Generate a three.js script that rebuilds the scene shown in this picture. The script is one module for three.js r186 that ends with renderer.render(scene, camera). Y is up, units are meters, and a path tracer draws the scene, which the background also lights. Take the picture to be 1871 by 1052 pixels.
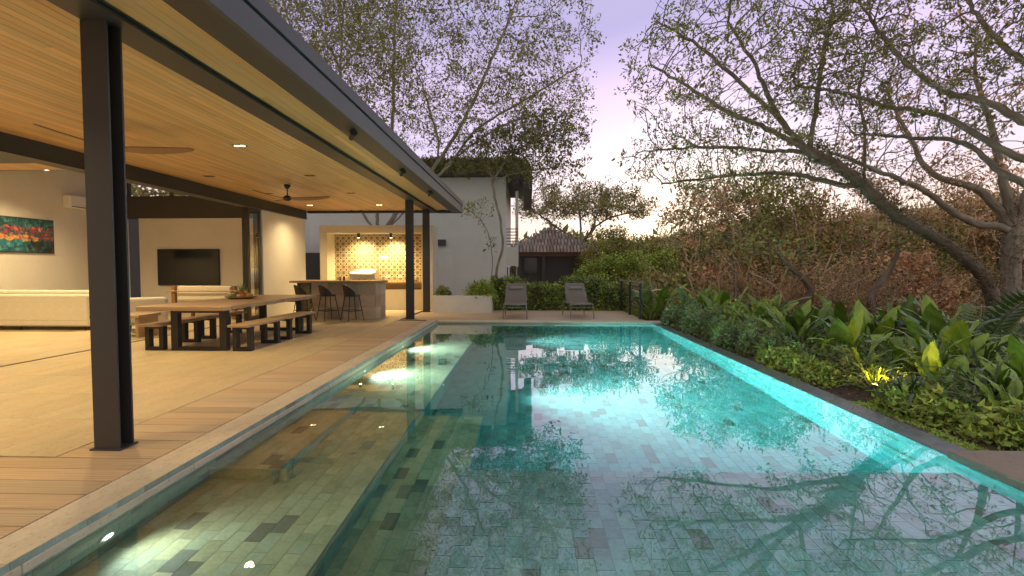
import * as THREE from 'three';
import { RoundedBoxGeometry } from 'three/addons/geometries/RoundedBoxGeometry.js';
import { mergeGeometries } from 'three/addons/utils/BufferGeometryUtils.js';

// ---------------------------------------------------------------- camera, sky, sun, exposure
const scene = new THREE.Scene();
const camera = new THREE.PerspectiveCamera(60.58, 1871 / 1052, 0.05, 900);
camera.position.set(0, 1.4, 0);
camera.rotation.order = 'YXZ';
camera.rotation.set(-0.04, 0.0327, 0);
camera.updateMatrixWorld(true);
const renderer = new THREE.WebGLRenderer({ antialias: true });
renderer.toneMapping = THREE.LinearToneMapping;
renderer.toneMappingExposure = 1.55;
renderer.shadowMap.enabled = true;

const SUNSET = new THREE.Vector3(0.29, 0.05, -0.96).normalize();   // where the sun went down, between the far trees
{
  const W = 1024, H = 512, data = new Float32Array(W * H * 4);
  const stops = [[0, 0.92, 0.68, 0.43], [4, 0.88, 0.68, 0.55], [9, 0.75, 0.63, 0.69], [14, 0.64, 0.55, 0.75], [19, 0.62, 0.5, 0.73], [26, 0.39, 0.35, 0.58], [36, 0.43, 0.4, 0.56], [55, 0.5, 0.49, 0.54], [90, 0.52, 0.51, 0.54]];
  for (let r = 0; r < H; r++) {
    const e = ((r + 0.5) / H - 0.5) * 180, y = Math.sin(e * Math.PI / 180), c = Math.cos(e * Math.PI / 180);
    for (let q = 0; q < W; q++) {
      const a = ((q + 0.5) / W - 0.5) * 2 * Math.PI, x = Math.cos(a) * c, z = Math.sin(a) * c;
      const d = x * SUNSET.x + y * SUNSET.y + z * SUNSET.z;
      const wob = 1.6 * Math.sin(a * 3 + 1) + 0.9 * Math.sin(a * 7 + e * 0.2) + 0.6 * Math.sin(a * 15 - e * 0.3);
      const ee = Math.max(0, e + wob * Math.min(1, Math.max(0, e) / 12));
      let i = 0; while (i < stops.length - 2 && stops[i + 1][0] < ee) i++;
      const k = Math.min(1, Math.max(0, (ee - stops[i][0]) / (stops[i + 1][0] - stops[i][0])));
      const side = 0.83 + 0.11 * d, glow = Math.exp(-(1 - d) * 46) * 0.6, away = 0.85 * Math.min(1, Math.max(0, (0.6 - d) / 0.9)), o = (r * W + q) * 4;
      const g = [1.0, 0.78, 0.46];
      for (let n = 0; n < 3; n++) data[o + n] = ((stops[i][n + 1] * (1 - k) + stops[i + 1][n + 1] * k) * (1 - away) + [0.58, 0.57, 0.58][n] * away) * side + g[n] * glow;
      data[o + 3] = 1;
    }
  }
  const t = new THREE.DataTexture(data, W, H, THREE.RGBAFormat, THREE.FloatType);
  t.mapping = THREE.EquirectangularReflectionMapping; t.magFilter = THREE.LinearFilter; t.needsUpdate = true;
  scene.background = t; scene.environment = t;
}
const sun = new THREE.DirectionalLight(new THREE.Color(1, 0.76, 0.5), 0.4);
sun.position.copy(SUNSET).multiplyScalar(120); sun.castShadow = true; sun.shadow.radius = 20; sun.name = 'sun';
Object.assign(sun.shadow.camera, { left: -40, right: 40, top: 30, bottom: -30, far: 300 });
scene.add(sun, sun.target);

// ---------------------------------------------------------------- helpers
let seed = 7;
const rnd = () => { seed = (seed + 0x6d2b79f5) | 0; let t = Math.imul(seed ^ (seed >>> 15), 1 | seed); t = (t + Math.imul(t ^ (t >>> 7), 61 | t)) ^ t; return ((t ^ (t >>> 14)) >>> 0) / 4294967296; };
const rr = (a, b) => a + (b - a) * rnd(), V = (x, y, z) => new THREE.Vector3(x, y, z), PI = Math.PI;
const pick = (a) => a[Math.floor(rnd() * a.length)];
// a point of the place from where it was measured in the photograph and its depth in metres
function at(px, py, depth) {
  const d = V((px - 935.5) / 900, -(py - 526) / 900, -1).applyQuaternion(camera.quaternion);
  return V(0, 1.4, 0).addScaledVector(d, depth / -d.z);
}
const taken = new Map();
function numbered(n) { const k = taken.get(n) ?? 0; taken.set(n, k + 1); return k ? n + '_' + String(k).padStart(3, '0') : n; }
function tag(o, label, category, group, kind) {
  o.userData = { ...o.userData, label, category };
  if (group) o.userData.group = group; else delete o.userData.group;
  if (kind) o.userData.kind = kind;
  return o;
}
function thing(name, label, category, pos = [0, 0, 0], turn = 0, group) {
  const o = new THREE.Group(); o.name = numbered(name); scene.add(o);
  o.position.set(...pos); o.rotation.y = turn;
  return tag(o, label, category, group);
}
function structure(name, label, category = name.replaceAll('_', ' ')) {
  const o = new THREE.Group(); o.name = numbered(name); scene.add(o); return tag(o, label, category, undefined, 'structure');
}
function part(name, geo, mat, parent, pos, rot) {
  const g = Array.isArray(geo) ? mergeGeometries(geo.map((x) => (x.index ? x.toNonIndexed() : x))) : geo;
  const m = new THREE.Mesh(g, mat); m.name = name; m.castShadow = m.receiveShadow = true;
  if (pos) m.position.set(...pos);
  if (rot) m.rotation.set(...rot);
  parent.add(m); return m;
}
function dup(root, pos, turn, label) {
  const r = root.clone(); r.name = numbered(root.name.replace(/_\d{3}$/, '')); r.userData = { ...root.userData };
  r.position.set(...pos); r.rotation.y = turn; if (label) r.userData.label = label; scene.add(r); return r;
}
// uv in metres from the dominant axis of each normal, u along the grain
function uvm(g, grain = 'x', o = 0) {
  const p = g.attributes.position, n = g.attributes.normal, uv = new Float32Array(p.count * 2);
  for (let i = 0; i < p.count; i++) {
    const P = { x: p.getX(i), y: p.getY(i), z: p.getZ(i) }, N = [['x', Math.abs(n.getX(i))], ['y', Math.abs(n.getY(i))], ['z', Math.abs(n.getZ(i))]].sort((a, b) => b[1] - a[1])[0][0];
    const ax = ['x', 'y', 'z'].filter((k) => k !== N), a = ax.includes(grain) ? grain : ax[0], b = ax.find((k) => k !== a);
    uv[i * 2] = P[a] + o * 0.377; uv[i * 2 + 1] = P[b] + o * 0.719;
  }
  g.setAttribute('uv', new THREE.BufferAttribute(uv, 2)); return g;
}
const bx = (w, h, d, x = 0, y = 0, z = 0, grain = 'x', o = 0) => uvm(new THREE.BoxGeometry(w, h, d), grain, o).translate(x, y, z);
const rb = (w, h, d, r = 0.01, x = 0, y = 0, z = 0, grain = 'x', o = 0, seg = 2) => uvm(new RoundedBoxGeometry(w, h, d, seg, Math.min(r, w / 2.01, h / 2.01, d / 2.01)), grain, o).translate(x, y, z);
// a box between two corners: [x0,x1] x [y0,y1] x depth [d0,d1]
const span = (x0, x1, y0, y1, d0, d1, grain = 'x', o = 0) => bx(Math.abs(x1 - x0), Math.abs(y1 - y0), Math.abs(d1 - d0), (x0 + x1) / 2, (y0 + y1) / 2, -(d0 + d1) / 2, grain, o);
const rspan = (x0, x1, y0, y1, d0, d1, r = 0.01, grain = 'x', o = 0) => rb(Math.abs(x1 - x0), Math.abs(y1 - y0), Math.abs(d1 - d0), r, (x0 + x1) / 2, (y0 + y1) / 2, -(d0 + d1) / 2, grain, o);
const cyl = (r0, r1, h, x = 0, y = 0, z = 0, seg = 16) => new THREE.CylinderGeometry(r0, r1, h, seg).translate(x, y, z);
function bar(a, b, r0, r1 = r0, seg = 8) {
  const d = b.clone().sub(a), g = new THREE.CylinderGeometry(r1, r0, d.length(), seg);
  g.applyQuaternion(new THREE.Quaternion().setFromUnitVectors(V(0, 1, 0), d.clone().normalize()));
  return g.translate((a.x + b.x) / 2, (a.y + b.y) / 2, (a.z + b.z) / 2);
}
const tube = (pts, r, seg = 12, rad = 6) => new THREE.TubeGeometry(new THREE.CatmullRomCurve3(pts), seg, r, rad, false);

// ---------------------------------------------------------------- textures
function hash(x, y, s) { let h = Math.imul(x, 374761393) + Math.imul(y, 668265263) + Math.imul(s, 974634541); h = Math.imul(h ^ (h >>> 13), 1274126177); return ((h ^ (h >>> 16)) >>> 0) / 4294967296; }
function vnoise(u, v, fx, fy, s) {   // tiles over 0..1
  const x = u * fx, y = v * fy, ix = Math.floor(x), iy = Math.floor(y), a = x - ix, b = y - iy, p = a * a * (3 - 2 * a), q = b * b * (3 - 2 * b);
  const h = (i, j) => hash(((ix + i) % fx + fx) % fx, ((iy + j) % fy + fy) % fy, s);
  return (h(0, 0) * (1 - p) + h(1, 0) * p) * (1 - q) + (h(0, 1) * (1 - p) + h(1, 1) * p) * q;
}
function fbm(u, v, fx, fy, s, n = 4) { let t = 0, a = 0.5, m = 0; for (let i = 0; i < n; i++) { t += a * vnoise(u, v, fx << i, fy << i, s + i); m += a; a *= 0.55; } return t / m; }
const enc = (c) => Math.round(255 * Math.min(1, Math.max(0, c <= 0.0031308 ? 12.92 * c : 1.055 * Math.pow(c, 1 / 2.4) - 0.055)));
function tex(size, metres, fn, linear) {
  const [w, h] = Array.isArray(size) ? size : [size, size], d = new Uint8Array(w * h * 4);
  for (let y = 0; y < h; y++) for (let x = 0; x < w; x++) {
    let c = fn((x + 0.5) / w, (y + 0.5) / h); if (!Array.isArray(c)) c = [c, c, c];
    const o = (y * w + x) * 4;
    for (let k = 0; k < 3; k++) d[o + k] = linear ? Math.round(255 * Math.min(1, Math.max(0, c[k]))) : enc(c[k]);
    d[o + 3] = 255;
  }
  const t = new THREE.DataTexture(d, w, h); t.wrapS = t.wrapT = THREE.RepeatWrapping; t.magFilter = t.minFilter = THREE.LinearFilter;
  if (!linear) t.colorSpace = THREE.SRGBColorSpace;
  const [mu, mv] = Array.isArray(metres) ? metres : [metres, metres]; t.repeat.set(1 / mu, 1 / mv); t.needsUpdate = true; return t;
}
const T = {};
T.wood = tex([1024, 512], [2.4, 0.6], (u, v) => {
  const w = v + 0.035 * (fbm(u, v, 2, 3, 11, 3) - 0.5), ring = 0.5 + 0.5 * Math.sin(2 * PI * (w * 22 + 2.2 * fbm(u, w, 2, 6, 5, 3)));
  const fine = fbm(u, w, 5, 150, 21, 3), blot = fbm(u, v, 3, 4, 31, 3);
  const k = 0.5 + 0.16 * ring + 0.24 * fine + 0.2 * blot; return [k, k * 0.96, k * (0.84 + 0.1 * blot)];
});
T.plaster = tex(512, 1.7, (u, v) => { const k = 0.86 + 0.1 * fbm(u, v, 4, 4, 3, 5) + 0.05 * (fbm(u, v, 64, 64, 9, 2) - 0.5); return [k, k, k * 0.99]; });
T.plasterB = tex(512, 0.6, (u, v) => fbm(u, v, 24, 24, 5, 4), true);
T.stone = tex(1024, 1.9, (u, v) => {
  const a = fbm(u, v + 0.05 * fbm(u, v, 4, 4, 41), 3, 10, 43, 5), b = fbm(u, v, 40, 60, 47, 3), pit = fbm(u, v, 90, 110, 51, 2) > 0.72 ? 0.8 : 1;
  const k = (0.66 + 0.26 * a + 0.12 * (b - 0.5)) * pit; return [k, k * (0.96 + 0.03 * a), k * (0.88 + 0.08 * a)];
});
T.poolstone = tex(512, 0.7, (u, v) => { const a = fbm(u, v, 5, 5, 61, 5), b = fbm(u, v, 50, 50, 67, 2); const k = 0.55 + 0.4 * a + 0.2 * (b - 0.5); return [k * (0.94 + 0.1 * b), k, k * (0.9 + 0.12 * a)]; });
T.bark = tex([256, 512], [0.7, 1.4], (u, v) => { const a = fbm(u, v, 14, 5, 71, 4), b = fbm(u, v, 5, 6, 73, 3); const k = 0.35 + 0.5 * a + 0.35 * (b - 0.4); return [k, k * (0.95 + 0.05 * b), k * (0.9 + 0.08 * b)]; });
T.barkB = tex([256, 512], [0.7, 1.4], (u, v) => fbm(u, v, 14, 5, 71, 4), true);
T.soil = tex(1024, 3, (u, v) => { const a = fbm(u, v, 6, 6, 81, 5), b = fbm(u, v, 90, 90, 83, 3), l = fbm(u, v, 60, 70, 89, 2) > 0.62 ? 1.6 : 1; const k = (0.3 + 0.5 * a * b * 2) * l; return [k, k * 0.84, k * 0.62]; });
T.soilB = tex(512, 1.5, (u, v) => fbm(u, v, 30, 30, 91, 4), true);
T.fabric = tex(256, 0.25, (u, v) => { const k = 0.86 + 0.02 * Math.sin(u * 2 * PI * 40) * Math.sin(v * 2 * PI * 40) + 0.1 * (fbm(u, v, 8, 8, 95, 3) - 0.5); return [k, k, k]; });

// ---------------------------------------------------------------- materials
const M = {};
function mat(name, rgb, rough = 0.8, extra = {}) { const m = new THREE.MeshPhysicalMaterial({ roughness: rough, ...extra }); m.color.setRGB(...rgb); m.name = name; M[name] = m; return m; }
mat('steel', [0.042, 0.038, 0.034], 0.5, { bumpMap: T.plasterB, bumpScale: 0.0006 });
mat('fascia', [0.075, 0.075, 0.078], 0.55, { map: T.plaster });
mat('white_wall', [0.78, 0.75, 0.68], 0.9, { map: T.plaster, bumpMap: T.plasterB, bumpScale: 0.0012 });
mat('grey_wall', [0.82, 0.81, 0.77], 0.92, { map: T.plaster, bumpMap: T.plasterB, bumpScale: 0.002 });
mat('niche_plaster', [0.74, 0.66, 0.5], 0.85, { map: T.plaster, bumpMap: T.plasterB, bumpScale: 0.0015 });
mat('travertine', [0.64, 0.53, 0.34], 0.42, { map: T.stone });
mat('grout', [0.34, 0.29, 0.22], 0.9);
mat('backing_timber', [0.22, 0.16, 0.1], 0.9, { map: T.wood });
mat('dark_band', [0.07, 0.065, 0.058], 0.7, { map: T.plaster });
mat('counter_wood', [0.5, 0.33, 0.17], 0.35, { map: T.wood });
mat('table_wood', [0.5, 0.35, 0.22], 0.38, { map: T.wood });
mat('bench_wood', [0.5, 0.35, 0.21], 0.45, { map: T.wood });
mat('blade_wood', [0.3, 0.15, 0.07], 0.4, { map: T.wood });
mat('black_metal', [0.022, 0.02, 0.018], 0.45);
mat('black_plastic', [0.025, 0.023, 0.021], 0.5);
mat('cream_fabric', [0.74, 0.68, 0.54], 0.95, { map: T.fabric, sheen: 0.3, sheenColor: new THREE.Color(0.5, 0.5, 0.45) });
mat('stainless', [0.72, 0.7, 0.66], 0.28, { metalness: 1 });
mat('white_plastic', [0.8, 0.79, 0.75], 0.45);
mat('taupe_sling', [0.21, 0.165, 0.145], 0.85, { map: T.fabric });
mat('taupe_pillow', [0.3, 0.25, 0.225], 0.9, { map: T.fabric });
mat('taupe_frame', [0.2, 0.17, 0.15], 0.45);
mat('screen_glass', [0.012, 0.012, 0.012], 0.12);
mat('soil', [0.11, 0.085, 0.06], 1, { map: T.soil, bumpMap: T.soilB, bumpScale: 0.03 });
mat('ground', [0.95, 0.85, 0.68], 1, { map: T.soil, bumpMap: T.soilB, bumpScale: 0.02 });
mat('bark', [0.46, 0.39, 0.3], 0.95, { map: T.bark, bumpMap: T.barkB, bumpScale: 0.02 });
mat('bark_pale', [0.52, 0.45, 0.34], 0.95, { map: T.bark, bumpMap: T.barkB, bumpScale: 0.01 });
mat('bark_dark', [0.36, 0.29, 0.22], 0.95, { map: T.bark, bumpMap: T.barkB, bumpScale: 0.02 });
mat('dry_twig', [0.58, 0.42, 0.28], 0.95);
mat('pool_grout', [0.34, 0.38, 0.31], 0.8);
mat('wet_stone', [0.15, 0.19, 0.17], 0.22, { map: T.poolstone });
mat('coping', [0.72, 0.62, 0.46], 0.6, { map: T.stone });
mat('slab_brown', [0.34, 0.27, 0.2], 0.7, { map: T.stone });
mat('roof_tile', [0.17, 0.13, 0.11], 0.9);
mat('lamp_warm', [0.9, 0.85, 0.7], 0.4, { emissive: new THREE.Color(1, 0.8, 0.5), emissiveIntensity: 9 });
mat('lamp_pool', [0.9, 0.95, 0.95], 0.4, { emissive: new THREE.Color(0.88, 1, 1), emissiveIntensity: 4 });
mat('lamp_garden', [0.9, 0.8, 0.4], 0.4, { emissive: new THREE.Color(1, 0.72, 0.2), emissiveIntensity: 4 });
const glassPane = mat('pane', [1, 1, 1], 0.02, { transmission: 1, thickness: 0, ior: 1.5 });
const leafy = (name, rgb, tr = 0) => mat(name, rgb, 0.88, tr ? { transmission: tr, thickness: 0, side: THREE.DoubleSide } : { side: THREE.DoubleSide });
leafy('leaf_tree', [0.25, 0.25, 0.06], 0.5); leafy('leaf_tree_b', [0.22, 0.21, 0.055], 0.5); leafy('leaf_olive', [0.3, 0.28, 0.08]);
leafy('leaf_far', [0.3, 0.27, 0.1]); leafy('leaf_dry', [0.58, 0.35, 0.19]); leafy('leaf_shrub', [0.19, 0.26, 0.055], 0.45); leafy('leaf_hedge', [0.29, 0.37, 0.06]); leafy('leaf_creeper', [0.17, 0.13, 0.06]); leafy('leaf_brown', [0.46, 0.33, 0.15]);
leafy('leaf_dark', [0.17, 0.27, 0.06], 0.3); leafy('leaf_mid', [0.24, 0.38, 0.05], 0.3); leafy('leaf_bright', [0.46, 0.64, 0.06], 0.4); leafy('leaf_yellow', [0.55, 0.55, 0.07], 0.4); leafy('leaf_blue', [0.09, 0.17, 0.08], 0.3);
T.leaf = tex([128, 256], [1, 1], (u, v) => { const s = Math.abs(u - 0.5) * 2, vein = Math.pow(0.5 + 0.5 * Math.sin((v * 26 - s * 3.2) * 2 * PI), 8), rib = Math.max(0, 1 - s * 14), b = fbm(u, v, 4, 8, 101, 4); const k = 0.6 + 0.3 * b - 0.1 * vein + 0.25 * rib; return [k * (0.92 + 0.25 * b * b), k, k * 0.85]; });
for (const n of ['leaf_bright', 'leaf_mid', 'leaf_dark', 'leaf_yellow', 'leaf_blue']) M[n].map = T.leaf;
for (const n of ['leaf_bright', 'leaf_mid', 'leaf_dark', 'leaf_yellow', 'leaf_blue']) M[n].roughness = 0.5;
function shades(base, n, spread, warm = 0) {   // pieces of one kind differ in tone
  return Array.from({ length: n }, (_, i) => { const m = base.clone(), k = 1 + spread * (2 * (i + 0.5) / n - 1), w = warm * Math.sin(i * 2.4); m.color.setRGB(base.color.r * k * (1 + w), base.color.g * k, base.color.b * k * (1 - w)); return m; });
}
const ceilWood = shades(mat('ceiling_wood', [0.7, 0.455, 0.2], 0.42, { map: T.wood, bumpMap: T.plasterB, bumpScale: 0.0004 }), 7, 0.15, 0.06);
const deckWood = shades(mat('deck_wood', [0.6, 0.46, 0.3], 0.6, { map: T.wood }), 6, 0.13, 0.04);
const travs = shades(M.travertine, 5, 0.07, 0.03);
const copings = shades(M.coping, 4, 0.06, 0.03);
const poolTones = shades(mat('pool_tile', [0.38, 0.45, 0.38], 0.55, { map: T.poolstone }), 7, 0.13, 0.05);
const sandTones = shades(mat('shelf_tile', [0.68, 0.57, 0.33], 0.55, { map: T.poolstone }), 7, 0.13, 0.05);
poolTones.push(...[[0.25, 0.24, 0.17], [0.29, 0.27, 0.19], [0.28, 0.32, 0.25]].map((c) => { const m = M.pool_tile.clone(); m.color.setRGB(...c); return m; }));
sandTones.push(...poolTones.slice(7), ...poolTones.slice(7, 9)); 

// a lamp: the light that belongs to a glowing face
function spot(name, pos, dir, rgb, power, angle, parent = scene, penumbra = 0.6, radius = 2) {
  const l = new THREE.SpotLight(new THREE.Color(...rgb), power, 0, angle, penumbra); l.name = name; l.castShadow = true; l.shadow.radius = radius;
  l.position.set(...pos); l.target.position.copy(l.position).add(V(...dir)); parent.add(l, l.target); return l;
}

// ================================================================ GROUND
{
  const g0 = structure('ground', 'dry brown earth running out under the trees to the horizon');
  const s = new THREE.Shape([[-300, -60], [300, -60], [300, 300], [-300, 300]].map(([x, y]) => new THREE.Vector2(x, y)));
  s.holes.push(new THREE.Path([[-13.4, -5], [-13.4, 16.35], [3.5, 16.35], [3.5, -5]].map(([x, y]) => new THREE.Vector2(x, y))));
  part('earth', uvm(new THREE.ShapeGeometry(s).rotateX(-PI / 2).translate(0, -0.4, 0)), M.ground, g0);
  const bed = structure('garden_bed', 'dark mulched planting bed beside the overflow edge of the pool');
  const b = new THREE.PlaneGeometry(13, 26, 60, 110).rotateX(-PI / 2).translate(10.02, 0, -7), p = b.attributes.position;
  for (let i = 0; i < p.count; i++) {
    const x = p.getX(i), z = p.getZ(i);
    p.setY(i, -0.16 + 0.05 * Math.sin(x * 2.1 + z) + 0.05 * Math.sin(z * 1.7 - x) + 0.04 * hash(i, 3, 5) - 0.02 * Math.max(0, x - 5));
  }
  b.computeVertexNormals(); part('mulch', uvm(b), M.soil, bed);
}

// ================================================================ POOL
const WY = -0.06, PL = -2.4, PR = 3.27, PN = 0.6, PF = 12.95;   // water level, sides, near and far end
{
  const pool = structure('pool_basin', 'stone tiled swimming pool basin with a shallow shelf along the house side', 'pool');
  const slabs = [];
  const solid = (x0, x1, top, d0, d1) => slabs.push(span(x0, x1, -2.0, top, d0, d1));
  const bed = 0.006;
  solid(-1.18, PR + 0.002, -1.46 - bed, 3.7, PF);                // deep floor
  solid(PL, -1.18 - bed, -0.66 - bed, 5.44, PF); solid(PL, -1.18 - bed, -0.5 - bed, PN, 5.44);   // shelf in two levels
  solid(PL + bed, -1.87 - bed, -0.24 - bed, 3.57 + bed, 5.3);    // step block on the shelf
  solid(-1.18 - bed + 0.001, -0.5 - bed, -0.85 - bed, PN, 5.438); // lower step
  solid(-0.5, PR + 0.002, -0.46 - bed, PN, 3.7);                // near ledge
  slabs.push(span(PL - 0.34, PL - bed, -2.0, -0.05, PN - 0.3, PF + 0.3), span(PL - bed, PR + 0.25, -2.0, -0.05, PF + bed, PF + 0.35), span(PL - bed, PR + 0.25, -2.0, -0.05, PN - 0.3, PN));
  part('basin_shell', slabs, M.pool_grout, pool);
  const wall = structure('overflow_wall', 'dark wet stone overflow edge along the garden side of the pool', 'pool wall');
  part('wall_core', span(PR + bed, PR + 0.25, -2.0, WY - 0.012, PN, PF), M.pool_grout, wall);
  for (let d = PN, i = 0; d < PF; d += 0.42, i++) part('wall_cap', rb(0.256, 0.02, 0.418, 0.002, 0, 0, 0, 'z', i), M.wet_stone, wall, [PR + 0.124, WY - 0.004 + 0.002 * hash(i, 1, 1), -(d + 0.21)]);

  // tiles: the nearest are pieces of their own, the rest one joined field
  const tl = 0.2, tw = 0.1, g = 0.0025, all = [];
  function field(o, u, v, nu, nv, tones = poolTones) {   // o corner; u runs the long way; v across; the face looks along u x v
    const n = u.clone().cross(v).normalize(), q = new THREE.Quaternion().setFromRotationMatrix(new THREE.Matrix4().makeBasis(u, n, v.clone().multiplyScalar(-1)));
    for (let j = 0; j < nv; j++) for (let i = -1; i < nu; i++) {
      const off = (j % 2) * 0.5, i0 = Math.max(0, i + off), i1 = Math.min(nu, i + 1 + off); if (i1 - i0 < 0.2) continue;
      const c = o.clone().addScaledVector(u, (i0 + i1) / 2 * tl).addScaledVector(v, (j + 0.5) * tw).addScaledVector(n, -0.004 + 0.0025 * rnd());
      all.push({ c, q, tones, half: i1 - i0 < 0.8, t: rnd() < 0.07 ? 7 + Math.floor(rnd() * 3) : Math.floor(rnd() * 7), k: Math.floor(rnd() * 6) });
    }
  }
  const along = V(0, 0, -1), X = V(1, 0, 0), nX = V(-1, 0, 0), Y = V(0, 1, 0), cnt = (a, s) => Math.round(a / s);
  const flat = (x0, x1, y, d0, d1, tones) => field(V(x1, y, -d0), along, nX, cnt(d1 - d0, tl), cnt(x1 - x0, tw), tones);
  flat(-1.18, PR, -1.46, 3.7, PF); flat(PL, -1.18, -0.66, 5.44, PF, sandTones); flat(PL, -1.18, -0.5, PN, 5.44, sandTones); flat(PL, -1.87, -0.24, 3.57, 5.3, sandTones); flat(-1.18, -0.5, -0.85, PN, 5.44, sandTones); flat(-0.5, PR, -0.46, PN, 3.7);
  const right = (x, y0, y1, d0, d1) => field(V(x, y0, -d0), along, V(0, 1, 0), cnt(d1 - d0, tl), cnt(y1 - y0, tw));      // looks along u x v
  right(PR, -1.46, WY - 0.01, 3.7, PF); right(PR, -0.46, WY - 0.01, PN, 3.7);
  const left = (x, y0, y1, d0, d1) => field(V(x, y0, -d1), V(0, 0, 1), Y, cnt(d1 - d0, tl), cnt(y1 - y0, tw));
  left(PL, -0.66, 0.0, PN, PF); left(-1.18, -1.46, -0.66, 5.44, PF); left(-1.18, -0.85, -0.5, PN, 5.44); left(-0.5, -1.46, -0.85, 3.7, 5.44); left(-1.87, -0.5, -0.24, 3.57, 5.3);
  field(V(PL, -1.46, -PF), X, Y, cnt(PR - PL, tl), 14); field(V(PL, -0.5, -3.57), X, Y, 3, 3, sandTones);
  const geos = [false, true].map((h) => [0, 1, 2, 3, 4, 5].map((k) => uvm(new THREE.BoxGeometry((h ? tl / 2 : tl) - g, 0.008, tw - g), 'x', k * 1.3)));
  const fr = new THREE.Frustum().setFromProjectionMatrix(new THREE.Matrix4().multiplyMatrices(camera.projectionMatrix, camera.matrixWorldInverse));
  all.forEach((t) => { t.s = fr.containsPoint(t.c) ? t.c.distanceTo(camera.position) : 1e3; });
  all.sort((a, b) => a.s - b.s);
  const rest = [];
  all.forEach((t, i) => {
    const geo = geos[+t.half][t.k];
    if (i < 300) { const m = part('tile', geo, t.tones[t.t], pool); m.position.copy(t.c); m.quaternion.copy(t.q); return; }
    const c = geo.clone().applyQuaternion(t.q).translate(t.c.x, t.c.y, t.c.z), col = t.tones[t.t].color, a = new Float32Array(72);
    for (let n = 0; n < 24; n++) a.set([col.r, col.g, col.b], n * 3);
    c.setAttribute('color', new THREE.BufferAttribute(a, 3)); rest.push(c);
  });
  const fm = M.pool_tile.clone(); fm.color.setRGB(1, 1, 1); fm.vertexColors = true;
  part('tile_field', mergeGeometries(rest), fm, pool).userData.kind = 'stuff';

  // the water: one closed body with a faintly moving surface
  const nx = 90, nz = 200, w = new THREE.BoxGeometry(PR - PL + 0.05, 1.75, PF - PN + 0.04, nx, 1, nz), p = w.attributes.position;
  for (let i = 0; i < p.count; i++) if (p.getY(i) > 0) {
    const x = p.getX(i), z = p.getZ(i);
    p.setY(i, p.getY(i) + 0.0002 * Math.sin(x * 4.1 + z * 2.3) + 0.0002 * Math.sin(z * 5.7 - x * 1.9 + 1) + 0.00013 * Math.sin(x * 11 - z * 8.3) + 0.00012 * Math.sin(z * 13 + x * 6));
  }
  w.computeVertexNormals(); w.translate((PL + PR) / 2, WY - 0.875, -(PN + PF) / 2);
  const wm = mat('water', [1, 1, 1], 0.0, { transmission: 1, thickness: 1.4, ior: 1.55, clearcoat: 0.5, clearcoatRoughness: 0, attenuationDistance: 3.2 });
  wm.attenuationColor = new THREE.Color().setRGB(0.3, 0.8, 0.88);
  const water = part('pool_water', w, wm, scene); tag(water, 'still turquoise water filling the swimming pool', 'water', undefined, 'structure');

  // underwater lamps
  const lamp = (x, y, d, label, power, dir, turn = 0) => {
    const t = thing('pool_lamp', label, 'pool light', [x, y, -d], turn, 'underwater lamps');
    part('lamp_ring', new THREE.TorusGeometry(0.045, 0.012, 8, 24).rotateY(PI / 2), M.stainless, t, [0.006, 0, 0]);
    part('lamp_lens', new THREE.CylinderGeometry(0.04, 0.04, 0.014, 24).rotateZ(PI / 2), M.lamp_pool, t, [0.006, 0, 0]);
    spot('pool_lamp_light', [0.03, 0, 0], dir, [0.82, 0.98, 1], power, x > PL ? 0.8 : 1.2, t, 0.8, 3);
  };
  lamp(PL, -0.33, 7.08, 'bright underwater lamp in the house side wall beyond the shelf step', 17, [1, -0.22, 0]);
  lamp(PL, -0.33, 9.28, 'underwater lamp in the house side wall toward the far end', 17, [1, -0.22, 0]);
  lamp(0.7, -0.26, PN, 'unseen underwater lamp in the near end wall below the camera, lighting the near water', 12, [1, -0.03, 0], PI / 2);  // out of view, placed to light the near ledge and the water over it
  lamp(2.4, -0.26, PN, 'unseen underwater lamp in the near end wall beside the stone slab, lighting the near water', 12, [1, -0.03, 0], PI / 2);  // its out-of-view partner, lighting the slab side of the near water
  lamp(PL, -0.27, 2.67, 'small underwater lamp in the pool wall near the camera', 1.7, [1, -0.2, 0]);
  lamp(-1.18, -0.82, 6.7, 'underwater lamp in the shelf riser shining across the deep water', 260, [1, 0.24, 0.06]);
  lamp(-1.18, -0.84, 10.95, 'underwater lamp in the shelf riser near the far end', 200, [1, 0.24, 0.02]);
}

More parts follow.
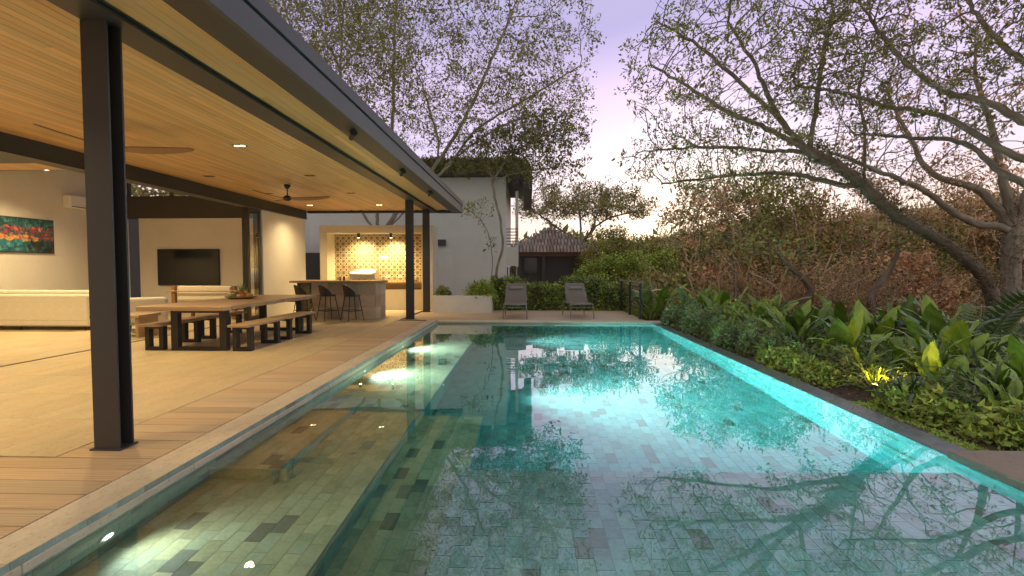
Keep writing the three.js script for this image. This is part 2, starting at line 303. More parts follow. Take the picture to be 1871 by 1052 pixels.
// ================================================================ COPING, DECK, TERRACE
{
  const c = structure('pool_coping', 'pale stone coping around the pool', 'coping');
  for (let d = -0.2, i = 0; d < 12.9; d += 1.2, i++) part('coping_stone', rspan(PL - 0.33, PL + 0.012, -0.05, 0, d + 0.002, Math.min(d + 1.198, 12.93), 0.008, 'z', i), copings[i % 4], c);
  for (let x = -2.73, i = 0; x < 3.5; x += 1.04, i++) part('coping_stone', rspan(x + 0.002, x + 1.038, -0.05, 0, PF - 0.012, PF + 0.32, 0.008, 'x', i + 3), copings[(i + 1) % 4], c);
  for (let x = PL + 0.03, i = 0; x < 3.4; x += 1.14, i++) part('coping_stone', rspan(x, x + 1.136, -0.05, 0, 0.28, PN + 0.012, 0.008, 'x', i + 5), copings[(i + 2) % 4], c);
  const s = thing('stone_slab', 'brown stone slab capping the near end of the overflow edge', 'slab');
  part('slab', rspan(PR - 0.06, 4.6, -0.054, 0.012, 0.2, 3.83, 0.012, 'z', 2), M.slab_brown, s);

  const deck = structure('wood_deck', 'brown timber deck boards between pool coping and terrace', 'deck');
  const gapm = part('deck_bearer', [span(-3.5, -2.74, -0.16, -0.04, 3.48, 13.3), span(-9, -2.74, -0.16, -0.04, -1, 3.48), span(-3.5, 3.12, -0.16, -0.04, 13.3, 16.42)], M.backing_timber, deck);
  const w = 0.19, bd = (x0, x1, d) => { const m = part('deck_board', rb(x1 - x0 - 0.004, 0.03, w - 0.009, 0.004, 0, 0, 0, 'x', rnd() * 20), pick(deckWood), deck, [(x0 + x1) / 2, -0.0145 + 0.001 * rnd(), -(d + w / 2)]); return m; };
  for (let d = 3.49; d < 12.9; d += w) bd(-3.5, -2.735, d);
  for (let d = 3.483 - 17 * w; d < 3.4; d += w) { const c0 = rr(-5.6, -4.2); bd(c0, -2.735, d); bd(-8.6, c0, d); }
  for (let d = 13.28; d < 16.3; d += w) { const c0 = rr(-1.8, 0.6); bd(-3.4, c0, d); bd(c0, 3.12, d); }

  const t = structure('terrace_floor', 'warm travertine terrace floor running into the living room', 'floor');
  part('floor_bed', [span(-7.46, -3.505, -0.2, -0.007, 3.5, 17.4), span(-13.1, -7.56, -0.2, -0.007, 3.5, 15.6), span(-7.56, -7.46, -0.2, -0.02, 3.5, 13)], M.grout, t);
  part('door_track', [span(-7.555, -7.52, -0.02, -0.004, 3.5, 13), span(-7.5, -7.465, -0.02, -0.004, 3.5, 13)], M.black_metal, t);
  const fg = Array.from({ length: 5 }, (_, k) => rb(0.562, 0.012, 0.896, 0.002, 0, 0, 0, 'z', k * 2.1, 1));
  for (let i = 0; i < 7; i++) for (let j = 0; j < 16; j++) part('floor_tile', fg[(i * 3 + j * 2 + (i * j) % 3) % 5], pick(travs), t, [-3.79 - i * 0.565, -0.005, -(3.95 + j * 0.9 - (i % 2 ? 0 : 0.0))]);
  for (let i = 0; i < 10; i++) for (let j = 0; j < 11; j++) part('floor_tile', fg[(i + j * 2) % 5], pick(travs), t, [-7.845 - i * 0.565, -0.005, -(6.15 + j * 0.9)]);
}

// ================================================================ PAVILION
{
  const h = thing('pavilion_house', 'open sided house pavilion with timber ceiling, black steel frame and white rooms', 'house');
  const RN = -2.5, RF = 16.55, CY = 3.3;
  // columns: H sections with flanges toward pool and house
  const col = (d, x) => part('column', [span(x - 0.1, x + 0.1, 0, 3.25, d, d + 0.016), span(x - 0.006, x + 0.006, 0, 3.25, d + 0.0165, d + 0.1255), span(x - 0.1, x + 0.1, 0, 3.25, d + 0.126, d + 0.142), span(x - 0.12, x + 0.12, 0.001, 0.014, d - 0.02, d + 0.16)], M.steel, h);
  col(3.64, -3.24); col(13.4, -3.25); col(15.6, -3.25);
  part('edge_beam', [span(-3.33, -3.03, 3.25, 3.275, RN, RF - 0.35), span(-3.21, -3.15, 3.276, 3.5, RN, RF - 0.35)], M.steel, h);
  part('eave_beam', [span(-2.53, -2.254, 3.25, 3.28, RN, RF), span(-2.53, -2.5, 3.281, 3.46, RN, RF)], M.steel, h);
  const f = part('fascia', [span(-2.25, -2.2, 3.245, 3.462, RN, RF)], M.fascia, h);
  part('shadow_gap', span(-2.28, -2.235, 3.463, 3.49, RN, RF - 0.03), M.fascia, f);
  part('roof', [span(-14.0, -2.19, 3.491, 3.63, RN, 9.6), span(-7.4, -2.19, 3.491, 3.63, 9.6, RF + 0.05)], M.fascia, h);
  part('inner_beam', [span(-7.56, -7.34, 3.04, 3.31, RN, 16.2), span(-7.6, -7.3, 3.02, 3.038, RN, 16.2)], M.steel, h);
  part('end_beam', [span(-7.33, -2.54, 3.235, 3.29, 16.2, 16.4), span(-7.33, -2.54, 3.29, 3.48, 16.28, 16.34), span(-3.0, -2.2, 3.24, 3.46, RF - 0.05, RF)], M.steel, h);
  // timber ceiling, board by board
  const ceil = part('ceiling', [span(-7.4, -3.03, CY + 0.02, CY + 0.04, RN, 16.28), span(-3.0, -2.54, CY + 0.02, CY + 0.04, RN, RF - 0.05)], M.backing_timber, h);
  const lens = [2.4, 3.0, 3.6], bg = lens.map((L) => [0, 1, 2, 3].map((k) => rb(0.0945, 0.018, L - 0.002, 0.0035, 0, 0, 0, 'z', k * 3.1 + L, 1)));
  const row = (x) => { let d = -2.4 + rr(-2.6, 0); while (d < 16.1) { let i = Math.floor(rnd() * 3), L = lens[i]; if (d + L > 16.2) { L = 16.2 - d; if (L > 0.3) part('ceiling_board', rb(0.0945, 0.018, L - 0.002, 0.0035, 0, 0, 0, 'z', L, 1), pick(ceilWood), ceil, [x, CY + 0.008, -(d + L / 2)]); break; } if (d + L > 1.6) part('ceiling_board', pick(bg[i]), pick(ceilWood), ceil, [x, CY + 0.008 - 0.0012 * rnd(), -(d + L / 2)]); d += L; } };
  for (let i = 0; i < 40; i++) row(-7.29 + i * 0.0985);
  for (let i = 0; i < 5; i++) row(-2.96 + i * 0.0965);
  part('ceiling_panel', span(-7.34, -2.54, CY + 0.0, CY + 0.018, RN, -0.6), M.ceiling_wood, ceil);
  // walls
  part('end_wall', rspan(-7.66, -7.4, 0, 3.02, 13.56, 16.2, 0.006, 'x', 1), M.white_wall, h);
  part('side_wall', span(-13.2, -13.0, 0, 5.0, 2, 15.7), M.white_wall, h);
  part('television_wall', rspan(-12.5, -9.1, 0, 3.0, 15.5, 15.75, 0.005, 'x', 2), M.white_wall, h);
  part('return_wall', span(-9.1, -7.66, 0, 3.0, 15.62, 15.75), M.white_wall, h);
  part('rear_panel', span(-15, -12.2, 0, 3.2, 16.6, 16.7), M.dark_band, h);
  part('header_beam', span(-13.0, -7.6, 3.0, 3.66, 15.45, 15.8), M.dark_band, h);
  const cl = part('clerestory_frame', [span(-13, -7.6, 3.662, 3.71, 15.55, 15.65), span(-13, -7.6, 4.72, 4.8, 15.55, 15.65), ...[-12.9, -11.5, -10.1, -8.7].map((x) => span(x, x + 0.07, 3.711, 4.719, 15.55, 15.65))], M.steel, h);
  for (const x of [-12.83, -11.43, -10.03, -8.63]) part('clerestory_pane', span(x + 0.002, x + 1.32, 3.712, 4.718, 15.598, 15.602), glassPane, cl);
  const lv = new THREE.BufferGeometry().setFromPoints([[-13, 3.5, 3], [-7.57, 3.5, 3], [-13, 3.5, 10.3], [-7.57, 3.5, 10.3], [-13, 4.72, 15.6], [-7.57, 4.72, 15.6]].map(([x, y, d]) => V(x, y, -d)));
  lv.setIndex([0, 1, 2, 1, 3, 2, 2, 3, 4, 3, 5, 4]); lv.computeVertexNormals(); uvm(lv, 'z');
  part('room_ceiling', lv, M.ceiling_wood, h);
  part('rafter', bar(V(-12.9, 3.6, -10.6), V(-12.9, 4.62, -15.4), 0.06), M.steel, h);
  part('room_wall_behind', span(-13, -7.5, 0, 3.5, 1.9, 2.1), M.white_wall, h);
  // stacked sliding door leaves at the end of the opening
  for (let k = 0; k < 3; k++) {
    const x = -7.6 + k * 0.062, fr = part('door_frame', [span(x, x + 0.045, 0.002, 3.02, 12.9, 12.98), span(x, x + 0.045, 0.002, 3.02, 13.44, 13.52), span(x, x + 0.045, 0.002, 0.1, 12.981, 13.439), span(x, x + 0.045, 2.94, 3.02, 12.981, 13.439)], M.steel, h);
    part('door_pane', span(x + 0.02, x + 0.025, 0.1, 2.94, 12.98, 13.44), glassPane, fr);
  }
  // ---- recessed ceiling lights and slots
  const rows = [-2.2, 0.2, 2.6, 5.1, 7.58, 10.04, 12.4, 14.74];  // rows at the camera end are out of view, lighting the near terrace
  for (const X of [-4.47, -6.58]) for (const [i, d] of rows.entries()) {
    const side = X > -5 ? 'pool row' : 'house row';
    const where = { 4: 'just past the near column', 5: 'above the dining table', 6: 'in front of the bar', 7: 'above the bar island' }[i] ?? ['third', 'second', 'first', 'last'][i] + ' from the camera end, out of view, lighting the near terrace';
    const l = thing('ceiling_light', 'twin recessed ceiling light in the ' + side + ' ' + where, 'ceiling light', [X, CY, -d], 0, 'recessed ceiling lights');
    part('light_trim', [bx(0.2, 0.008, 0.012, 0, -0.004, 0.047), bx(0.2, 0.008, 0.012, 0, -0.004, -0.047), bx(0.012, 0.008, 0.081, -0.094, -0.004, 0), bx(0.012, 0.008, 0.081, 0.094, -0.004, 0), bx(0.012, 0.007, 0.08, 0, -0.004, 0)], M.black_metal, l);
    for (const sx of [-0.047, 0.047]) part('light_lens', cyl(0.036, 0.036, 0.004, sx, -0.003, 0, 16), i === 5 || i === 6 ? M.black_plastic : M.lamp_warm, l);
    if (!(i === 5 || i === 6)) spot('ceiling_light_beam', [0, -0.02, 0], [0, -1, 0], [1, 0.73, 0.36], i < 5 ? 11.5 : 15, 1.15, l, 0.9, 3);
  }
  for (const [x, d, w] of [[-11.6, 8.2, 'near the painting, before the sofa'], [-9.2, 8.2, 'above the door track'], [-11.6, 11.6, 'above the sofa'], [-9.2, 11.6, 'above the armchair']]) {  // unseen ceiling lamps, placed to light the living room
    const y = 3.5 + Math.max(0, d - 10.3) * 1.22 / 5.3;
    const l = thing('unseen_room_light', 'unseen round recessed light lighting the living room, ' + w, 'ceiling light', [x, y, -d], 0, 'unseen living room lights');
    part('light_trim', new THREE.TorusGeometry(0.06, 0.012, 8, 24).rotateX(PI / 2), M.white_plastic, l, [0, -0.03, 0]);
    part('light_lens', cyl(0.055, 0.055, 0.02, 0, -0.02, 0, 20), M.lamp_warm, l);
    spot('unseen_room_light_beam', [0, -0.06, 0], [0, -1, 0], [1, 0.73, 0.38], 28, 1.2, l, 0.9, 4);
  }
}

// ================================================================ BARBECUE NICHE AND BAR
{
  const n = thing('barbecue_niche', 'cream plastered barbecue niche with a patterned tile back wall', 'outdoor kitchen');
  part('niche_frame', [span(-6.98, -6.74, 0, 2.83, 16.35, 17.3), span(-3.55, -3.18, 0, 2.83, 16.35, 17.3), span(-6.74, -3.55, 2.58, 2.83, 16.35, 17.3)], M.niche_plaster, n);
  part('niche_back', span(-6.74, -3.55, 0, 2.58, 17.06, 17.29), M.niche_plaster, n);
  part('counter_base', span(-6.74, -3.55, 0, 0.68, 16.5, 17.05), M.niche_plaster, n);
  part('counter_recess', span(-6.74, -3.55, 0.681, 0.88, 16.62, 17.05), M.counter_wood, n);
  part('counter_top', rspan(-6.735, -3.555, 0.881, 0.94, 16.42, 17.05, 0.006, 'x', 3), M.counter_wood, n);
  const cv = document.createElement('canvas'); cv.width = cv.height = 128; const c = cv.getContext('2d');
  c.fillStyle = '#dcc9a0'; c.fillRect(0, 0, 128, 128);  c.strokeStyle = '#2c2119'; c.fillStyle = '#2c2119'; c.lineWidth = 8;
  for (const [x, y] of [[0, 0], [128, 0], [0, 128], [128, 128]]) { c.beginPath(); c.arc(x, y, 44, 0, 7); c.stroke(); c.beginPath(); c.arc(x, y, 22, 0, 7); c.fill(); }
  for (let k = 0; k < 8; k++) { c.save(); c.translate(64, 64); c.rotate(k * PI / 4); c.beginPath(); c.moveTo(0, -8); c.quadraticCurveTo(15, -28, 0, -50); c.quadraticCurveTo(-15, -28, 0, -8); c.fill(); c.restore(); }
  c.beginPath(); c.arc(64, 64, 9, 0, 7); c.stroke();
  for (const [x, y] of [[64, 0], [64, 128], [0, 64], [128, 64]]) { c.beginPath(); c.moveTo(x - 13, y); c.lineTo(x, y - 13); c.lineTo(x + 13, y); c.lineTo(x, y + 13); c.fill(); }
  const pt = new THREE.CanvasTexture(cv); pt.colorSpace = THREE.SRGBColorSpace;
  const tm = [1, 0.93, 0.87].map((k) => { const m = new THREE.MeshPhysicalMaterial({ map: pt, roughness: 0.45 }); m.color.setScalar(k); m.name = 'print_tile'; return m; });
  const tg = new THREE.BoxGeometry(0.1985, 0.1985, 0.012), back = part('tile_bed', span(-6.74, -3.55, 0.94, 2.58, 17.045, 17.06), M.grout, n);
  for (let i = 0; i < 16; i++) for (let j = 0; j < 8; j++) part('wall_tile', tg, tm[Math.floor(rnd() * 3)], back, [-6.64 + i * 0.1995, 1.045 + j * 0.2005, -17.04 + 0.001 * rnd()]);
  for (const [x, lab] of [[-5.72, 'cylinder spotlight under the niche lintel above the grill'], [-4.62, 'cylinder spotlight under the niche lintel beside the steel column']]) {
    const l = thing('niche_spotlight', lab, 'spotlight', [x, 2.58, -16.52], 0, 'niche spotlights');
    part('lamp_body', [cyl(0.05, 0.05, 0.15, 0, -0.075, 0, 18)], M.black_metal, l);
    part('lamp_lens', cyl(0.04, 0.04, 0.006, 0, -0.153, 0, 16), M.lamp_warm, l);
    spot('niche_spot_beam', [0, -0.17, 0], [0, -1, -0.3], [1, 0.74, 0.34], 17, 1.25, l, 1, 4);
  }
  const gr = thing('gas_grill', 'stainless steel grill with a domed hood on the niche counter', 'grill', [-5.6, 0.94, -16.72]);
  const pr = new THREE.Shape(); pr.moveTo(0, 0); pr.lineTo(0, 0.08); pr.quadraticCurveTo(0.02, 0.3, 0.26, 0.32); pr.lineTo(0.44, 0.32); pr.lineTo(0.48, 0.1); pr.lineTo(0.48, 0); pr.closePath();
  part('hood', new THREE.ExtrudeGeometry(pr, { depth: 0.86, bevelSize: 0.01, bevelThickness: 0.01, bevelSegments: 2, curveSegments: 10 }).rotateY(PI / 2).translate(-0.43, 0.13, 0.24), M.stainless, gr);
  part('body', rb(0.92, 0.13, 0.5, 0.01, 0, 0.065, -0.01), M.stainless, gr);
  part('handle', [bar(V(-0.34, 0.27, 0.275), V(0.34, 0.27, 0.275), 0.014), bar(V(-0.3, 0.27, 0.22), V(-0.3, 0.27, 0.275), 0.01), bar(V(0.3, 0.27, 0.22), V(0.3, 0.27, 0.275), 0.01)], M.stainless, gr);
  for (const x of [-0.3, -0.1, 0.1, 0.3]) part('knob', cyl(0.022, 0.026, 0.03, 0, 0, 0, 14).rotateX(PI / 2), M.black_metal, gr, [x, 0.065, 0.255]);
  for (const [x, y, lab] of [[-5.02, 1.78, 'cream double socket plate on the patterned tiles above grill height'], [-4.88, 1.12, 'cream socket plate low on the tiles beside the grill'], [-4.45, 1.12, 'cream socket plate low on the tiles near the steel column']]) {
    const o = thing('socket_plate', lab, 'socket', [x, y, -17.028], 0, 'socket plates');
    part('plate', rb(y > 1.5 ? 0.28 : 0.13, 0.08, 0.012, 0.004), M.white_plastic, o); part('socket_face', rb(y > 1.5 ? 0.22 : 0.08, 0.05, 0.004, 0.002), M.cream_fabric, o, [0, 0, 0.008]);
  }
  const tr = thing('serving_tray', 'small wooden tray on the niche counter by the column', 'tray', [-3.95, 0.94, -16.7]);
  part('tray', [rb(0.4, 0.02, 0.24, 0.006, 0, 0.01, 0), rb(0.4, 0.05, 0.015, 0.004, 0, 0.045, 0.112), rb(0.4, 0.05, 0.015, 0.004, 0, 0.045, -0.112)], M.blade_wood, tr);

  // bar island
  const b = thing('bar_island', 'stone clad bar island with a wooden counter top', 'bar');
  part('core', span(-5.95, -4.19, 0, 1.0, 13.36, 14.28), M.grout, b);
  const st = [[0.56, 0.47, 0.35], [0.66, 0.57, 0.42], [0.42, 0.36, 0.28], [0.5, 0.38, 0.28], [0.6, 0.49, 0.36]].map((q) => { const m = M.travertine.clone(); m.color.setRGB(...q); m.roughness = 0.6; return m; });
  for (let r = 0; r < 3; r++) { for (let i = 0; i < 4; i++) part('stone_panel', rb(0.436, 0.328, 0.018, 0.003, 0, 0, 0, 'x', i * 3 + r), st[(i * 2 + r * 3 + (i === 3 && r === 2 ? 3 : 0)) % 5], b, [-5.73 + i * 0.44, 0.167 + r * 0.332, -13.352]); for (let i = 0; i < 2; i++) part('stone_panel', rb(0.018, 0.328, 0.456, 0.003, 0, 0, 0, 'z', i + r * 2), st[(i + r * 2 + 1) % 5], b, [-4.181, 0.167 + r * 0.332, -(13.59 + i * 0.46)]); }
  part('counter_top', rspan(-6.5, -4.1, 1.0, 1.06, 13.2, 14.32, 0.012, 'x', 5), M.counter_wood, b);
  part('end_leg', span(-6.42, -6.34, 0, 1.0, 13.5, 14.1), M.black_metal, b);
  for (const [x, lab] of [[-5.28, 'dark pepper mill on the bar top, farther from the column'], [-5.17, 'dark salt mill on the bar top, nearer the column']]) {
    const m = thing('spice_mill', lab, 'mill', [x, 1.06, -13.7], 0, 'mills on the bar');
    part('mill_body', new THREE.LatheGeometry([[0, 0], [0.032, 0], [0.034, 0.03], [0.026, 0.08], [0.03, 0.105], [0, 0.105]].map(([a, q]) => new THREE.Vector2(a, q)), 16), M.blade_wood, m);
    part('mill_cap', new THREE.SphereGeometry(0.024, 12, 8).translate(0, 0.122, 0), M.stainless, m);
  }
  // bar stools
  const s = thing('bar_stool', 'black bar stool nearest the living room', 'bar stool', [-6.02, 0, -13.02], -0.75, 'bar stools');
  const sh = new THREE.BufferGeometry(), pos = [], idx = [], N = 20, K = 6;
  for (let layer = 0; layer < 2; layer++) for (let i = 0; i <= N; i++) for (let k = 0; k <= K; k++) {
    const a = -1.75 + 3.5 * i / N, e = Math.pow(Math.cos(a / 1.75 * PI / 2), 0.75), top = 0.69 + 0.27 * e, y = 0.68 + (top - 0.68) * k / K, r = 0.205 + 0.035 * k / K * e - layer * 0.018;
    pos.push(r * Math.sin(a), y, r * Math.cos(a) * 0.95 + 0.02 * k / K);
  }
  const L = (N + 1) * (K + 1);
  for (let i = 0; i < N; i++) for (let k = 0; k < K; k++) { const a = i * (K + 1) + k, q = a + K + 1; idx.push(a, q, a + 1, q, q + 1, a + 1, L + a, L + a + 1, L + q, L + q, L + a + 1, L + q + 1); }
  for (let i = 0; i < N; i++) { const a = i * (K + 1) + K, q = a + K + 1; idx.push(a, q, L + a, q, L + q, L + a); }
  for (const i of [0, N]) for (let k = 0; k < K; k++) { const a = i * (K + 1) + k; idx.push(a, a + 1, L + a, a + 1, L + a + 1, L + a); }
  sh.setAttribute('position', new THREE.Float32BufferAttribute(pos, 3)); sh.setIndex(idx); sh.computeVertexNormals();
  part('backrest', sh, M.black_plastic, s);
  part('seat', new THREE.LatheGeometry([[0, 0.665], [0.19, 0.655], [0.215, 0.675], [0.2, 0.695], [0, 0.685]].map(([a, q]) => new THREE.Vector2(a, q)), 28).scale(1, 1, 1.02), M.black_plastic, s);
  for (const [x, z] of [[-1, -1], [1, -1], [-1, 1], [1, 1]]) part('leg', bar(V(x * 0.14, 0.66, z * 0.13), V(x * 0.23, 0, z * 0.22), 0.014, 0.01), M.black_metal, s);
  const fy = 0.27, fx = 0.193, fz = 0.183;
  part('foot_rail', [bar(V(-fx, fy, fz), V(fx, fy, fz), 0.008), bar(V(-fx, fy, -fz), V(fx, fy, -fz), 0.008), bar(V(-fx, fy, -fz), V(-fx, fy, fz), 0.008), bar(V(fx, fy, -fz), V(fx, fy, fz), 0.008)], M.black_metal, s);
  dup(s, [-5.36, 0, -13.02], -0.72, 'middle one of the three black bar stools');
  dup(s, [-4.7, 0, -13.0], -0.78, 'black bar stool nearest the pool end of the bar');
}

// ================================================================ DINING TABLE, BENCHES
{
  const t = thing('dining_table', 'long live edge wooden dining table on black steel frames', 'table', [-5.82, 0, -9.85]);
  const s = new THREE.Shape(), pts = [];
  for (let i = 0; i <= 24; i++) pts.push([-1.84 + 3.68 * i / 24, 0.72 + 0.04 * Math.sin(i * 0.8) + 0.025 * Math.sin(i * 2.1)]);
  for (let i = 24; i >= 0; i--) pts.push([-1.84 + 3.68 * i / 24, -0.72 - 0.035 * Math.sin(i * 0.7 + 1) - 0.02 * Math.sin(i * 1.9)]);
  pts.forEach(([a, b], i) => (i ? s.lineTo(a, b) : s.moveTo(a, b)));
  const top = new THREE.ExtrudeGeometry(s, { depth: 0.05, bevelEnabled: true, bevelSize: 0.012, bevelThickness: 0.012, bevelSegments: 3 }).rotateX(-PI / 2).rotateY(PI / 2).translate(0, 0.7, 0);
  part('tabletop', uvm(top, 'z', 4), M.table_wood, t);
  const fr = (w, hh, sec, z) => [bx(sec, hh, 0.1, -w / 2 + sec / 2, hh / 2, z), bx(sec, hh, 0.1, w / 2 - sec / 2, hh / 2, z), bx(w - 2 * sec, 0.06, 0.098, 0, 0.03, z), bx(w - 2 * sec, 0.04, 0.098, 0, hh - 0.02, z)];
  for (const z of [1.66, -1.1]) part('leg_frame', fr(0.96, 0.686, 0.12, z).map((g) => g.translate(0.24, 0, 0)), M.black_metal, t);
  const b = thing('bench', 'wooden bench with black loop legs beside the pool side of the table, column end', 'bench', [-4.82, 0, -8.62], 0, 'dining benches');
  part('seat', [rb(0.36, 0.045, 1.24, 0.01, 0, 0.435, 0, 'z', 3)], M.bench_wood, b);
  for (const z of [0.46, -0.42]) part('leg_frame', fr(0.32, 0.41, 0.075, z), M.black_metal, b);
  dup(b, [-4.82, 0, -9.98], 0, 'wooden bench with black loop legs beside the pool side of the table, bar end');
  dup(b, [-6.38, 0, -8.68], 0, 'wooden bench on the house side of the table, nearer the near column');
  dup(b, [-6.38, 0, -10.02], 0, 'wooden bench on the house side of the table, nearer the bar');
  const f = thing('fruit_platter', 'round wooden platter of fruit on the dining table', 'fruit platter', [-6.05, 0.764, -10.2]);
  part('platter', new THREE.LatheGeometry([[0, 0.005], [0.2, 0.0], [0.3, 0.035], [0.305, 0.05], [0.2, 0.022], [0, 0.02]].map(([a, q]) => new THREE.Vector2(a, q)), 32), M.table_wood, f);
  const cols = [[0.5, 0.25, 0.03], [0.4, 0.35, 0.05], [0.12, 0.18, 0.03], [0.45, 0.12, 0.04]].map((q, i) => { const m = new THREE.MeshPhysicalMaterial({ roughness: 0.45 }); m.color.setRGB(...q); m.name = 'fruit_skin_' + i; return m; });
  for (let i = 0; i < 16; i++) { const a = i * 2.4, r = i < 9 ? 0.19 : 0.09, R = rr(0.035, 0.05); part('fruit', new THREE.SphereGeometry(R, 12, 9).scale(1, rr(0.85, 1.2), 1), cols[i % 4], f, [r * Math.cos(a), (i < 9 ? 0.062 : 0.12) + R * 0.2, r * Math.sin(a)]); }
  const lf = []; for (let i = 0; i < 16; i++) { const a = i * 2.1, g = new THREE.ConeGeometry(0.018, rr(0.12, 0.3), 4).scale(1, 1, 0.25).translate(0, 0.11, 0).rotateZ(rr(-0.7, 0.7)).rotateY(a).translate(0.07 * Math.cos(a), 0.12, 0.07 * Math.sin(a)); lf.push(g); }
  part('leaf_sprig', lf, M.leaf_mid, f);
}

// ================================================================ CEILING FANS, BRACKETS
{
  const f = thing('ceiling_fan', 'three bladed ceiling fan beyond the near column', 'ceiling fan', [-5.47, 3.29, -6.4], 0.42, 'ceiling fans');
  part('mount', new THREE.LatheGeometry([[0, 0], [0.07, 0], [0.065, -0.04], [0.03, -0.09], [0, -0.09]].map(([a, q]) => new THREE.Vector2(a, q)), 20), M.black_metal, f);
  part('rod', cyl(0.013, 0.013, 0.17, 0, -0.17, 0, 10), M.black_metal, f);
  part('motor', new THREE.LatheGeometry([[0, -0.24], [0.05, -0.245], [0.09, -0.28], [0.085, -0.33], [0.04, -0.36], [0, -0.362]].map(([a, q]) => new THREE.Vector2(a, q)), 24), M.black_metal, f);
  const g = new THREE.BoxGeometry(0.86, 0.014, 0.17, 14, 1, 4).translate(0.49, 0, 0), p = g.attributes.position;
  for (let i = 0; i < p.count; i++) { const x = p.getX(i), t = (x - 0.06) / 0.86, w = (0.55 + 0.6 * Math.sin(PI * Math.min(1, t * 0.9 + 0.12))) * (t > 0.94 ? Math.sqrt(Math.max(0.05, 1 - ((t - 0.94) / 0.06) ** 2)) : 1); p.setZ(i, p.getZ(i) * w + 0.05 * t * t); p.setY(i, p.getY(i) - 0.31 + p.getZ(i) * 0.22 + 0.045 * t * t); }
  g.computeVertexNormals(); uvm(g, 'x', 2);
  for (let k = 0; k < 3; k++) part('blade', g, M.blade_wood, f, [0, 0, 0], [0, k * 2 * PI / 3, 0]);
  dup(f, [-5.47, 3.29, -11.1], 0.25, 'three bladed ceiling fan hanging in front of the bar');
  for (const [d, lab] of [[6.6, 'small black floodlight under the eave above the dining table'], [9.2, 'small black floodlight under the eave near the bar'], [11.8, 'small black floodlight under the eave near the far column']]) {
    const l = thing('eave_floodlight', lab, 'floodlight', [-2.36, 3.25, -d], 0.6, 'eave floodlights');
    part('bracket', [bx(0.05, 0.02, 0.16, 0, -0.01, 0), bx(0.03, 0.05, 0.03, 0, -0.04, 0)], M.black_metal, l);
    part('lamp_head', cyl(0.05, 0.035, 0.14, 0, 0, 0, 14).rotateX(1.2).translate(0, -0.08, 0.03), M.black_metal, l);
  }
}

